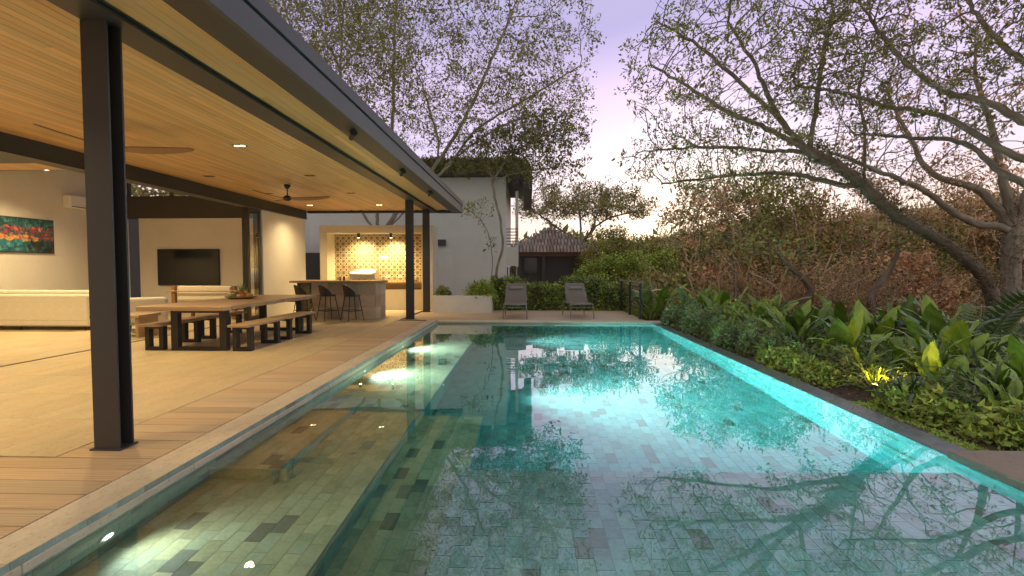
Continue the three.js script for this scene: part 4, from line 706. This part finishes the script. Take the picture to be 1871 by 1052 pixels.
tree('upright_tree', 'upright many stemmed tree behind the leaning trunk', 'tree', {
  limbs: [['t', null, [V(12.9, -0.4, -13.6), at(1845, 480, 13.6), at(1850, 420, 13.6)], [0.14, 0.1]], ['a', 't', px([1835, 340, 13.5], [1815, 250, 13.4], [1780, 130, 13.2]), [0.12, 0.04]], ['b', 't', px([1790, 350, 13.6], [1700, 315, 13.8], [1660, 250, 14], [1625, 180, 14]), [0.1, 0.03]], ['c', 't', px([1760, 400, 13.4], [1690, 350, 13.2], [1600, 310, 13], [1520, 280, 13]), [0.09, 0.03]], ['d', 't', px([1880, 330, 13.6], [1890, 200, 13.6]), [0.1, 0.05]]],
  cloud: [...cloudIn(at(1720, 200, 13.5), V(3, 2.6, 2), 1100, 0.3, -0.8), ...cloudIn(at(1580, 290, 13.3), V(1.8, 0.9, 1.4), 300, 0.2)], step: 0.2, reach: 2.4, kill: 0.27, tip: 0.007, pipe: 2.5,
}, { leafMat: M.leaf_dry, bark: M.bark, perTip: 1, spread: 0.2, chance: 0.4, scale: 1.2, rleaf: 0.011, s0: 0.6, s1: 1, creeper: 0.12 });
tree('olive_tree', 'fine leaved olive green tree between the far trees and the leaning tree', 'tree', {
  limbs: [['t', null, [V(7.8, -0.5, -19), at(1395, 470, 18.6), at(1380, 430, 18.4)]], ['a', 't', px([1340, 390, 18], [1290, 360, 17.6])], ['b', 't', px([1400, 380, 18], [1430, 345, 18])], ['c', 't', px([1370, 380, 18.6], [1360, 340, 18.8])], ['d', 't', px([1310, 430, 18], [1260, 400, 18])]],
  cloud: cloudIn(at(1360, 385, 18.2), V(2.7, 1.35, 2.2), 1100, 0.2, -0.95), step: 0.2, reach: 2.2, kill: 0.25,
}, { leafMat: M.leaf_olive, perTip: 2, spread: 0.28, chance: 0.8, scale: 1.1 });

// ---- background trees: two kinds, repeated
function farTree(name, label, pos, h, w, material, group, n = 900) {
  const b = V(pos[0], pos[1], pos[2]), o = V(0, 0, 0);
  const sk = grow({ limbs: [['t', null, [o, V(0.1 * w, h * 0.3, 0)]], ['a', 't', [V(-0.3 * w, h * 0.55, 0.2 * w)]], ['b', 't', [V(0.35 * w, h * 0.55, -0.1 * w)]], ['c', 't', [V(0, h * 0.65, 0.1 * w)]]], cloud: cloudIn(V(0, h * 0.62, 0), V(w, h * 0.42, w), 260, 0.3, -0.8), step: h * 0.07, reach: h * 0.5, kill: h * 0.1, tip: 0.01 });
  const t = thing(name, label, 'tree', pos, 0, group); part('trunk', woodGeo(sk), M.bark, t);
  const spots = []; while (spots.length < n) { const p = pick(sk.P); if (p.y > h * 0.28) spots.push(p.clone().add(V(rr(-1, 1), rr(-1, 1), rr(-1, 1)).multiplyScalar(h * 0.075))); }
  leaves('crown', SPRIG_FAR, material, spots, t, 0.6, 1.15, 0.4); return t;
}
const ga = 'background trees';
const f1 = farTree('background_tree', 'rounded olive green tree in the wood beyond the garden', [6.2, -0.6, -30], 4.0, 3.0, M.leaf_olive, ga, 1900), f2 = farTree('background_tree', 'rounded green tree in the wood beyond the hedge', [4.0, -0.6, -24], 2.3, 1.8, M.leaf_hedge, ga, 1500), f3 = farTree('background_tree', 'dry brown tree in the wood beyond the garden', [12, -0.6, -24], 4.6, 3.0, M.leaf_brown, ga, 1900);
for (const [x, d, s] of [[9.5, 33, 1.0], [13, 38, 1.2], [17, 34, 1.15], [22, 37, 1.3], [27, 34, 1.2], [33, 38, 1.4], [2.5, 44, 1.0], [8.5, 46, 1.05], [-3, 46, 1.2], [19, 26, 0.9], [-14.5, 24, 1.7]]) dup(f1, [x, -0.6, -d], x * 2.1).scale.setScalar(s);
for (const [x, d, s] of [[5.6, 26, 1.1], [7.8, 27, 1.2], [9.8, 24, 1.1]]) dup(f2, [x, -0.6, -d], x * 1.7).scale.setScalar(s);
for (const [x, d, s] of [[16, 23, 1.0], [20, 21, 1.1], [24, 27, 1.2], [9.8, 21.5, 0.75], [27, 24, 1.2]]) dup(f3, [x, -0.6, -d], x * 1.3).scale.setScalar(s);
{ // the far wood closes the horizon
  const spots = []; for (let i = 0; i < 5200; i++) { const a = rr(-0.9, 1.2), d = rr(58, 84); spots.push(V(Math.sin(a) * d, rr(-1.2, 3.4 + 1.1 * Math.sin(a * 13) + 0.7 * Math.sin(a * 29)) + rr(0, 0.8), -Math.cos(a) * d)); }
  const o = leaves('treeline', sprig(12, 0.9, 0.26, 2.2, 9), M.leaf_far, spots, scene, 0.7, 1.3, 0.4); tag(o, 'far wood along the horizon behind the garden', 'treeline', undefined, 'stuff');
}
// ---- dry brush with bare reddish twigs
const twigs = shades(M.dry_twig, 4, 0.3, 0.08);
function brush(pos, w, h, n, label, green) {
  const t = thing('dry_bush', label, 'bush', pos, 0, 'dry bushes'), geos = [], spots = [];
  for (let i = 0; i < n; i++) {
    const a = rr(0, 6.28), r = Math.sqrt(rnd()) * w * 0.45, p0 = V(r * Math.cos(a), -0.05, r * Math.sin(a) * 0.7), lean = V(Math.cos(a) * rr(0, 0.6) + rr(-0.5, 0.5), rr(0.55, 1), Math.sin(a) * 0.4 + rr(-0.4, 0.4)).normalize(), L = h * rr(0.55, 1.25);
    const pts = [p0]; let q = p0.clone(), d = lean.clone();
    for (let k = 0; k < 5; k++) { d.add(V(rr(-0.4, 0.4), k > 2 ? rr(-0.5, 0.1) : rr(-0.1, 0.25), rr(-0.4, 0.4))).normalize(); q = q.clone().addScaledVector(d, L / 5); pts.push(q); if (k > 0) { spots.push(q.clone()); if (rnd() < 0.7) { const e = q.clone().addScaledVector(V(rr(-1, 1), rr(-0.4, 0.8), rr(-1, 1)).normalize(), rr(0.25, 0.7)); geos.push(tube([q, q.clone().lerp(e, 0.5).add(V(0, 0.05, 0)), e], 0.004, 3, 3)); spots.push(e); } } }
    geos.push(tube(pts, i % 9 === 0 ? 0.026 : rr(0.006, 0.012), 8, 3));
  }
  part('twigs', geos, pick(twigs), t).userData.kind = 'stuff';
  const all = []; for (const s of spots) if (rnd() < 0.75) all.push(s.clone().add(V(rr(-0.2, 0.2), rr(-0.2, 0.2), rr(-0.2, 0.2))));
  const cut = Math.floor(all.length * (green ? 0.15 : 0.72)); leaves('foliage', SPRIG_FINE, M.leaf_dry, all.slice(0, cut), t, 0.8, 1.6, 0.5); leaves('foliage', SPRIG_FINE, M.leaf_olive, all.slice(cut), t, 0.8, 1.7, 0.5);
}
brush([5.6, -0.4, -15.4], 2.6, 1.9, 90, 'reddish dry bush beyond the paddle leaf plants near the railing'); brush([7.2, -0.4, -14.6], 2.8, 2.1, 110, 'reddish dry bush in the middle of the brush line');
brush([8.6, -0.4, -13.6], 2.6, 2.0, 110, 'tangled dry bush left of the leaning trunk'); brush([9.9, -0.4, -15], 3.0, 2.1, 100, 'dry bush under the leaning trunk'); brush([12.2, -0.4, -16], 3.2, 2.2, 90, 'dry bush behind the upright tree');
brush([4.6, -0.4, -17.8], 2.4, 1.7, 70, 'olive brown bush behind the black railing', true); brush([7, -0.4, -18.5], 3, 2.0, 80, 'olive brown bush behind the reddish brush', true);

for (const [lab, pts, c, r] of [['dark crooked bare tree in the middle of the reddish brush', [V(7.0, -0.4, -13.2), at(1480, 530, 13.2), at(1450, 495, 13), at(1425, 470, 13)], at(1420, 440, 13), V(1.1, 0.8, 0.9)], ['dark forked bare tree beside the leaning trunk', [V(8.9, -0.4, -12.6), at(1590, 540, 12.6), at(1620, 500, 12.6), at(1640, 460, 12.6)], at(1620, 430, 12.6), V(1.0, 0.8, 0.9)], ['small dark bare tree in the brush toward the railing', [V(6.0, -0.4, -14.4), at(1345, 520, 14.4), at(1340, 490, 14.4)], at(1340, 450, 14.4), V(1.0, 0.7, 0.9)]])
  tree('bare_tree', lab, 'tree', { limbs: [['t', null, pts, [0.09, 0.05]]], cloud: cloudIn(c, r, 130, 0.1), step: 0.16, reach: 2, kill: 0.2, tip: 0.006, pipe: 2.5 }, { leafMat: M.leaf_olive, bark: M.bark_dark, perTip: 1, spread: 0.15, chance: 0.35, group: 'bare trees in the brush' });
for (const [lab, x, d, c, r, m] of [['thin reddish thicket tree rising behind the railing end of the brush', 6.0, 16.4, [1300, 415, 16.4], V(1.8, 1.5, 1.2), M.leaf_dry], ['pale twiggy thicket tree in the middle of the brush', 8.6, 16.6, [1440, 405, 16.6], V(1.9, 1.7, 1.2), M.leaf_olive], ['reddish twiggy thicket tree seen under the leaning trunk', 10.8, 17, [1560, 410, 17], V(2.0, 1.7, 1.2), M.leaf_dry], ['twiggy thicket tree between the leaning and the upright trunks', 13.4, 17.4, [1690, 395, 17.4], V(2.1, 1.9, 1.2), M.leaf_brown], ['tall twiggy thicket tree at the picture edge', 16.2, 17.6, [1810, 380, 17.6], V(2.1, 2.1, 1.2), M.leaf_dry]])
  tree('thicket_tree', lab, 'tree', { limbs: [['t', null, [V(x, -0.5, -d), V(x + rr(-0.2, 0.2), 0.7, -d)], [0.07, 0.05]], ['a', 't', [V(x - 0.7, 1.7, -d - 0.3)], [0.04, 0.02]], ['b', 't', [V(x + 0.6, 1.8, -d + 0.3)], [0.04, 0.02]]], cloud: cloudIn(at(...c), r, 520, 0.1, -1), step: 0.2, reach: 2.4, kill: 0.25, tip: 0.008, pipe: 2.6 }, { leafMat: m, bark: M.dry_twig, perTip: 1, spread: 0.14, chance: 0.45, clumpSize: 1.4, group: 'thicket trees behind the garden' });
// ---- broad leaved garden plants
function paddle(l, w, droop, fold) {   // a paddle blade on a stalk, from the origin along +y, arching toward +z
  const pos = [], uvs = [], idx = [], n = 9, st = l * 0.55;
  for (let i = 0; i <= n; i++) {
    const t = i / n, a = droop * Math.pow(t, 1.6) * 1.1, y = st + l * t * (1 - 0.25 * droop * t), z = l * 0.55 * droop * t * t + st * 0.1 * droop, ww = w * Math.pow(Math.sin(PI * Math.pow(Math.min(1, t * 0.97 + 0.03), 0.8)), 0.75);
    for (const s of [-1, -0.5, 0, 0.5, 1]) pos.push(s * ww, y + Math.abs(s) * fold * ww * 0.25 * Math.sin(a), z + Math.abs(s) * fold * ww + 0.012 * Math.sin(i * 2.2 + s * 3)), uvs.push(0.5 + s * 0.5, t);
  }
  for (let i = 0; i < n; i++) for (let k = 0; k < 4; k++) { const a = i * 5 + k, b = a + 5; idx.push(a, a + 1, b, a + 1, b + 1, b); }
  const g = new THREE.BufferGeometry(); g.setAttribute('position', new THREE.Float32BufferAttribute(pos, 3)); g.setAttribute('uv', new THREE.Float32BufferAttribute(uvs, 2)); g.setIndex(idx); g.computeVertexNormals();
  const stalk = tube([V(0, 0, 0), V(0, st * 0.5, st * 0.03 * droop), V(0, st, st * 0.1 * droop), V(0, st + l * 0.5, l * 0.14 * droop - 0.004)], 0.009 * Math.sqrt(l / 0.6), 6, 4);
  return mergeGeometries([g.toNonIndexed(), stalk.toNonIndexed()]);
}
const PAD = [paddle(0.55, 0.11, 0.35, 0.4), paddle(0.62, 0.085, 0.7, 0.5), paddle(0.5, 0.12, 0.15, 0.3), paddle(0.6, 0.075, 1.0, 0.6)], PADW = [paddle(0.5, 0.12, 0.2, 0.3), paddle(0.46, 0.125, 0.45, 0.35)];
const STRAP = [paddle(0.7, 0.028, 1.1, 0.7), paddle(0.62, 0.022, 0.8, 0.8), paddle(0.75, 0.03, 1.4, 0.6)];
function leafPlant(name, label, category, pos, { geos = PAD, mats, n = 11, size = 1, lean = 0.7, group, up = 0.1 }) {
  const t = thing(name, label, category, pos, rr(0, 6), group);
  for (let i = 0; i < n; i++) { const m = part('leaf', pick(geos), pick(mats), t, [rr(-0.06, 0.06) * size, 0, rr(-0.06, 0.06) * size]); const k = i / n; m.rotation.order = 'YXZ'; m.rotation.set(up + lean * k * rr(0.7, 1.2), i * 2.4 + rr(-0.4, 0.4), rr(-0.15, 0.15)); m.scale.setScalar(size * rr(0.75, 1.15)); }
  return t;
}
const bed = (x, d) => [x, -0.2 - 0.02 * Math.max(0, x - 5), -d], BR = [M.leaf_bright, M.leaf_mid, M.leaf_bright], MD = [M.leaf_mid, M.leaf_dark, M.leaf_mid, M.leaf_bright], DK = [M.leaf_dark, M.leaf_mid, M.leaf_blue];
const gp = 'paddle leaf plants along the garden bed';
for (const [x, d, s, n, lab] of [[3.75, 14.9, 1.35, 10, 'bright paddle leaf plant standing right behind the black railing'], [4.45, 13.3, 1.2, 12, 'bright green paddle leaf clump just past the railing'], [5.0, 12.6, 1.25, 12, 'second paddle leaf clump past the railing, in front of reddish brush'], [5.5, 11.6, 1.3, 13, 'paddle leaf clump at the foot of the reddish brush'], [5.15, 9.6, 1.1, 12, 'paddle leaf clump above the middle of the overflow edge'], [6.4, 10.2, 1.1, 11, 'paddle leaf clump set back beside the dry trunk'], [6.9, 8.4, 1.15, 12, 'tall paddle leaf clump set back under the leaning tree'], [5.9, 7.2, 1.15, 9, 'paddle leaf clump beyond the glowing garden lamp'], [5.6, 5.75, 1.1, 9, 'paddle leaf clump with upright leaves toward the near end of the bed'], [6.6, 6.4, 1.2, 11, 'large paddle leaf clump at the picture edge'], [6.0, 5.0, 1.0, 10, 'low paddle leaf clump nearest the stone slab'], [4.55, 11.9, 1.0, 11, 'paddle leaf clump rising out of the far edge shrubs'], [4.7, 10.3, 0.95, 11, 'paddle leaf clump behind the middle edge shrub'], [4.75, 9.0, 0.9, 11, 'paddle leaf clump close to the middle of the overflow edge'], [5.0, 7.9, 0.95, 11, 'paddle leaf clump just beyond the lit plant'], [5.1, 6.2, 0.95, 10, 'paddle leaf clump right behind the lit plant'], [4.9, 5.0, 0.8, 9, 'small paddle leaf clump behind the moss strip'], [7.2, 9.7, 1.2, 12, 'paddle leaf clump beside the feather palm'], [6.0, 8.9, 1.1, 12, 'paddle leaf clump deep in the middle of the bed']])
  leafPlant('paddle_leaf_plant', lab, 'plant', bed(x, d), { mats: d < 6.5 ? BR : MD.concat(BR, BR), n, size: s * (d < 7 ? 0.95 : 1.15), lean: 0.55, group: gp, geos: d < 7.3 ? PAD.concat(PADW) : PAD });
for (const [x, d, r, n, m, lab] of [[5.0, 16.4, [1.0, 1.5, 0.8], 700, M.leaf_olive, 'olive brush shrub behind the railing corner'], [6.4, 16.2, [1.1, 1.9, 0.9], 800, M.leaf_dry, 'rust brown brush shrub behind the bare tree'], [8.0, 16.4, [1.2, 2.3, 0.9], 900, M.leaf_brown, 'tall tan brush shrub in the middle of the brush line'], [9.8, 16.8, [1.2, 2.6, 0.9], 900, M.leaf_olive, 'tall olive brush shrub under the leaning tree'], [11.4, 15.4, [1.3, 2.2, 0.9], 800, M.leaf_dry, 'tall rust brown brush shrub by the upright tree'], [13.6, 17, [1.6, 3.0, 1], 1000, M.leaf_olive, 'tall olive brush shrub at the picture edge'], [7.4, 20, [1.6, 2.9, 1.2], 900, M.leaf_olive, 'broad olive shrub behind the brush'], [10.6, 20, [1.8, 3.4, 1.2], 1000, M.leaf_dry, 'broad rust coloured shrub behind the brush']])
  shrub('brush_shrub', lab, [x, -0.5, -d], r, n, m, 'shrubs in the dry brush', SPRIG_FAR);
const gs = 'strap leaf plants along the garden bed';
for (const [x, d, s, n, m, lab] of [[4.3, 7.6, 0.7, 22, MD, 'arching strap leaf plant behind the overflow edge, far side of the lamp'], [4.75, 8.6, 0.8, 22, DK, 'dark strap leaf plant in the middle of the bed'], [5.3, 6.6, 0.85, 24, MD, 'arching strap leaf plant behind the lit plant'], [5.0, 5.4, 0.75, 22, DK, 'dark strap leaf plant near the mossy edge'], [6.2, 7.9, 0.9, 24, [M.leaf_brown, M.leaf_dark], 'browning strap leaf plant set back in the bed'], [6.9, 5.6, 0.95, 24, [M.leaf_brown, M.leaf_mid, M.leaf_dark], 'partly dried strap leaf plant at the picture edge'], [4.5, 10.4, 0.8, 20, DK, 'strap leaf plant in front of the low shrubs'], [6.4, 9.1, 0.9, 22, DK, 'strap leaf plant behind the middle paddle leaf clump'], [7.6, 7.0, 1.0, 24, [M.leaf_dark, M.leaf_brown], 'large strap leaf plant deep in the bed'], [5.6, 8.2, 0.8, 20, MD, 'green strap leaf plant between two paddle leaf clumps'], [5.5, 4.5, 0.7, 20, DK, 'low strap leaf plant by the stone slab'], [4.1, 8.3, 0.6, 20, MD, 'strap leaf plant right at the overflow edge, far side'], [4.2, 5.5, 0.6, 20, DK, 'strap leaf plant between lamp and mossy edge'], [4.6, 6.9, 0.7, 22, MD, 'strap leaf plant just beyond the lit plant'], [4.7, 4.9, 0.65, 20, MD, 'strap leaf plant behind the moss strip'], [5.9, 6.6, 0.95, 24, DK, 'tall strap leaf plant between the large paddle leaf clumps']])
  leafPlant('strap_leaf_plant', lab, 'plant', bed(x, d), { geos: STRAP, mats: m, n, size: s, lean: 1.0, group: gs });
leafPlant('lit_plant', 'yellow green bushy plant lit from below by the garden lamp', 'plant', bed(4.4, 6.35), { geos: STRAP, mats: [M.leaf_bright, M.leaf_mid], n: 36, size: 0.5, lean: 1.1 });
// ---- feathery fronds
function frond(l, pairs, lw, ll, droop) {
  const c = new THREE.CatmullRomCurve3([V(0, 0, 0), V(0, l * 0.4, l * 0.1 * droop), V(0, l * 0.72, l * 0.32 * droop), V(0, l * 0.85, l * 0.62 * droop)]), gs = [new THREE.TubeGeometry(c, 10, 0.008, 4)];
  for (let i = 0; i < pairs; i++) { const t = 0.18 + 0.8 * i / pairs, p = c.getPoint(t), k = Math.sin(PI * (0.15 + 0.8 * i / pairs)), a = c.getTangent(t); for (const s of [-1, 1]) gs.push(leafGeo(ll * k, lw * (0.6 + 0.4 * k)).rotateZ(-s * 1.05).rotateX(0.25 * droop + Math.atan2(a.z, a.y) * 0.7).translate(p.x, p.y, p.z)); }
  return mergeGeometries(gs.map((g) => g.toNonIndexed()));
}
const FR = [frond(1.1, 16, 0.03, 0.34, 0.7), frond(1.0, 15, 0.034, 0.3, 1.1)], FRP = [frond(1.5, 17, 0.032, 0.46, 0.9), frond(1.4, 16, 0.034, 0.42, 1.3)];
function frondPlant(name, label, pos, geos, mats, n, size, lean) { const t = thing(name, label, 'plant', pos, rr(0, 6)); for (let i = 0; i < n; i++) { const m = part('frond', pick(geos), pick(mats), t); m.rotation.order = 'YXZ'; m.rotation.set(0.1 + lean * i / n, i * 2.4, 0); m.scale.setScalar(size * rr(0.8, 1.15)); } }
frondPlant('fern_palm', 'yellow green feathery palm with broad leaflets behind the lit plant', bed(5.5, 7.35), FR, [M.leaf_bright, M.leaf_yellow, M.leaf_mid], 11, 0.85, 0.9);
frondPlant('feather_palm', 'dark green feather palm rising under the leaning tree', bed(8.2, 9.2), FRP, [M.leaf_dark, M.leaf_blue, M.leaf_mid], 12, 1.15, 0.95);
frondPlant('young_feather_palm', 'small dark feather palm low in the bed near the brush', bed(7.4, 8.9), FRP, [M.leaf_dark, M.leaf_blue], 10, 0.75, 1.0);
// ---- small leaved shrubs
function shrub(name, label, pos, r, n, material, group, geo = SPRIG_SHRUB) {
  const t = thing(name, label, 'shrub', pos, 0, group), spots = [], stems = [];
  for (let i = 0; i < n; i++) { const v = V(rr(-1, 1), rr(-0.25, 1), rr(-1, 1)); if (v.length() > 1.05 || (v.length() < 0.5 && rnd() < 0.6)) { i--; continue; } const k = 1 + 0.18 * Math.sin(v.x * 7 + v.z * 5) + 0.1 * Math.sin(v.z * 11); spots.push(V(v.x * r[0] * k, v.y * r[1] * k, v.z * r[2] * k)); }
  for (let i = 0; i < 14; i++) stems.push(tube([V(rr(-0.3, 0.3) * r[0], -0.1, rr(-0.3, 0.3) * r[2]), V(rr(-0.5, 0.5) * r[0], r[1] * 0.4, rr(-0.5, 0.5) * r[2]), V(rr(-0.8, 0.8) * r[0], r[1] * rr(0.6, 0.85), rr(-0.8, 0.8) * r[2])], 0.008, 5, 4));
  part('stem', stems, M.bark_dark, t).userData.kind = 'stuff'; leaves('foliage', geo, material, spots, t, 0.75, 1.35, 0.45); return t;
}
const gh = 'low shrubs along the pool edge';
for (const [x, d, rx, ry, rz, n, m, lab] of [[4.15, 13.0, 0.6, 0.62, 1.1, 900, M.leaf_shrub, 'low dark shrub beside the far pool corner'], [4.2, 11.4, 0.62, 0.58, 1.0, 900, M.leaf_shrub, 'low dark shrub along the far third of the overflow edge'], [4.25, 9.8, 0.62, 0.5, 1.0, 800, M.leaf_shrub, 'low dark shrub along the middle of the overflow edge'], [5.0, 10.9, 0.8, 0.7, 1.0, 900, M.leaf_hedge, 'green shrub behind the edge shrubs'], [5.1, 14.3, 0.9, 0.75, 0.9, 800, M.leaf_hedge, 'green shrub beyond the railing post'], [4.1, 15.9, 0.9, 0.7, 0.8, 700, M.leaf_hedge, 'green shrub behind the side railing'], [5.0, 4.3, 0.7, 0.3, 0.6, 600, M.leaf_shrub, 'low ground hugging shrub beside the stone slab'], [5.7, 3.9, 0.8, 0.35, 0.7, 600, M.leaf_shrub, 'low shrub at the near end of the bed'], [6.8, 4.7, 0.8, 0.5, 0.8, 600, M.leaf_shrub, 'dark shrub at the picture edge'], [6.2, 6.0, 0.7, 0.4, 0.7, 500, M.leaf_shrub, 'low shrub under the large paddle leaf clump'], [5.3, 7.7, 0.7, 0.35, 0.6, 500, M.leaf_shrub, 'low shrub in the middle of the bed'], [7.6, 8.0, 0.9, 0.5, 0.9, 500, M.leaf_shrub, 'shrub deep in the bed under the leaning tree'], [6.2, 11.6, 0.9, 0.6, 0.9, 600, M.leaf_shrub, 'shrub at the foot of the dry brush'], [8.6, 10.4, 1.0, 0.6, 0.9, 600, M.leaf_shrub, 'shrub around the base of the feather palm'], [9.6, 9.4, 1.1, 0.6, 1, 600, M.leaf_shrub, 'shrub near the leaning trunk at the picture edge'], [4.3, 8.9, 0.5, 0.42, 0.7, 500, M.leaf_shrub, 'low shrub before the lit plant along the edge'], [4.5, 7.3, 0.5, 0.3, 0.6, 400, M.leaf_shrub, 'small low shrub just past the lit plant'], [4.6, 5.6, 0.5, 0.26, 0.6, 400, M.leaf_shrub, 'small low shrub nearer than the lit plant'], [3.95, 7.7, 0.3, 0.22, 0.6, 260, M.leaf_hedge, 'small green ground cover at the overflow edge, far side of the lamp'], [3.95, 6.9, 0.28, 0.18, 0.5, 240, M.leaf_hedge, 'small green ground cover at the overflow edge beside the lamp'], [4.05, 5.2, 0.3, 0.2, 0.5, 260, M.leaf_hedge, 'small green ground cover behind the moss strip'], [4.3, 4.5, 0.35, 0.24, 0.5, 300, M.leaf_hedge, 'small green ground cover beside the stone slab'], [7.0, 10.0, 1, 0.6, 0.9, 600, M.leaf_shrub, 'shrub beside the dark twisted trunk']])
  shrub('low_shrub', lab, [x, -0.15 - 0.02 * Math.max(0, x - 5), -d], [rx, ry, rz], n, m, gh);
{ // hedge behind the far railing
  const h = thing('leafy_hedge', 'dense green hedge behind the sun loungers', 'hedge', [1.1, -0.4, -17.1]), sp = [], st = [];
  for (let i = 0; i < 5200; i++) { const x = rr(-2.35, 2.35), y = rr(0, 1), z = rr(-0.5, 0.5), top = 1.32 + 0.14 * Math.sin(x * 2.3) + 0.08 * Math.sin(x * 7); sp.push(V(x + 0.05 * Math.sin(y * 9), y * top, z * (0.75 + 0.25 * Math.sin(x * 5 + y * 4)))); }
  for (let i = 0; i < 26; i++) { const x = rr(-2.2, 2.2); st.push(bar(V(x, 0, rr(-0.3, 0.3)), V(x + rr(-0.3, 0.3), 1.2, rr(-0.3, 0.3)), 0.012, 0.006, 5)); }
  part('stem', st, M.bark_dark, h).userData.kind = 'stuff'; leaves('foliage', SPRIG_SHRUB, M.leaf_hedge, sp.slice(0, 2600), h, 0.9, 1.5, 0.5); leaves('foliage', SPRIG_SHRUB, M.leaf_shrub, sp.slice(2600), h, 0.9, 1.5, 0.4);
}
shrub('planter_shrub', 'leafy shrub in the planter at the tree end', [-1.5, 0.5, -15.75], [0.42, 0.4, 0.26], 420, M.leaf_hedge, 'planter plants'); shrub('planter_shrub', 'small dark plant in the planter beside the steel column', [-2.75, 0.5, -15.75], [0.22, 0.22, 0.2], 180, M.leaf_shrub, 'planter plants');
shrub('wall_shrub', 'dense shrub at the foot of the slim tree', [-1.35, -0.2, -17.6], [0.9, 1.05, 0.6], 1300, M.leaf_hedge, 'shrubs by the grey wall'); shrub('wall_shrub', 'dark shrub between slim tree and hedge', [-0.2, -0.2, -18.2], [0.9, 0.95, 0.6], 1000, M.leaf_shrub, 'shrubs by the grey wall'); shrub('wall_shrub', 'low shrub in the shade beside the white end wall', [-7.6, -0.2, -18.6], [0.7, 1.1, 0.5], 500, M.leaf_shrub, 'shrubs by the grey wall');
{ // growth hanging over the neighbour's roof edge
  const sp = []; for (let i = 0; i < 1900; i++) { const x = rr(-6.5, 0.1), k = rnd(); sp.push(V(x, 5.82 - 0.5 * k * k - (x > -0.5 ? (x + 0.5) * 0.6 : 0) + rr(0, 0.12), -20.32 - rr(0, 0.9) * (1 - k))); }
  const o = thing('roof_creeper', 'brownish green creeper hanging over the neighbouring roof edge', 'creeper'); leaves('foliage', SPRIG_SHRUB, M.leaf_olive, sp, o, 0.9, 1.7, 0.45);
}
{ // moss strip and leaf litter along the overflow edge
  const sp = []; for (let i = 0; i < 1500; i++) { const d = rr(3.9, 5.6); sp.push(V(3.56 + Math.pow(rnd(), 1.5) * 0.22, -0.13, -d)); }
  const o = leaves('moss', sprig(10, 0.04, 0.008, 0.06, 21), M.leaf_bright, sp, scene, 0.7, 1.3, 0.3); tag(o, 'strip of green moss along the outer side of the overflow edge', 'moss', undefined, 'stuff');
  const lt = []; for (let i = 0; i < 2600; i++) { const x = rr(3.58, 8); lt.push(V(x, -0.13 - 0.02 * Math.max(0, x - 5), -rr(3.6, 13))); }
  const q = leaves('leaf_litter', sprig(3, 0.05, 0.015, 0.2, 23), M.leaf_creeper, lt, scene, 0.5, 1.2, 0.6); tag(q, 'fallen brown leaves scattered over the planting bed', 'leaf litter', undefined, 'stuff');
  const dl = []; for (let i = 0; i < 26; i++) dl.push(V(rr(-6.8, -2.8), 0.004, -rr(2.4, 8)));
}
{ // garden uplight
  const l = thing('garden_lamp', 'small ground spotlight glowing yellow among the plants', 'garden light', [4.12, -0.1, -5.98]);
  part('stake', cyl(0.008, 0.004, 0.14, 0, -0.02, 0, 6), M.black_metal, l); part('lamp_body', cyl(0.035, 0.03, 0.1, 0, 0.06, 0, 14).rotateX(-0.25).rotateZ(-0.4), M.black_metal, l); part('lamp_lens', cyl(0.03, 0.03, 0.006, 0, 0.115, 0, 14).rotateX(-0.25).rotateZ(-0.4), M.lamp_garden, l);
  spot('garden_lamp_light', [0.06, 0.14, -0.03], [0.5, 0.7, -0.6], [1, 0.62, 0.1], 3.4, 1.15, l, 0.7, 1.5);
}
renderer.render(scene, camera);
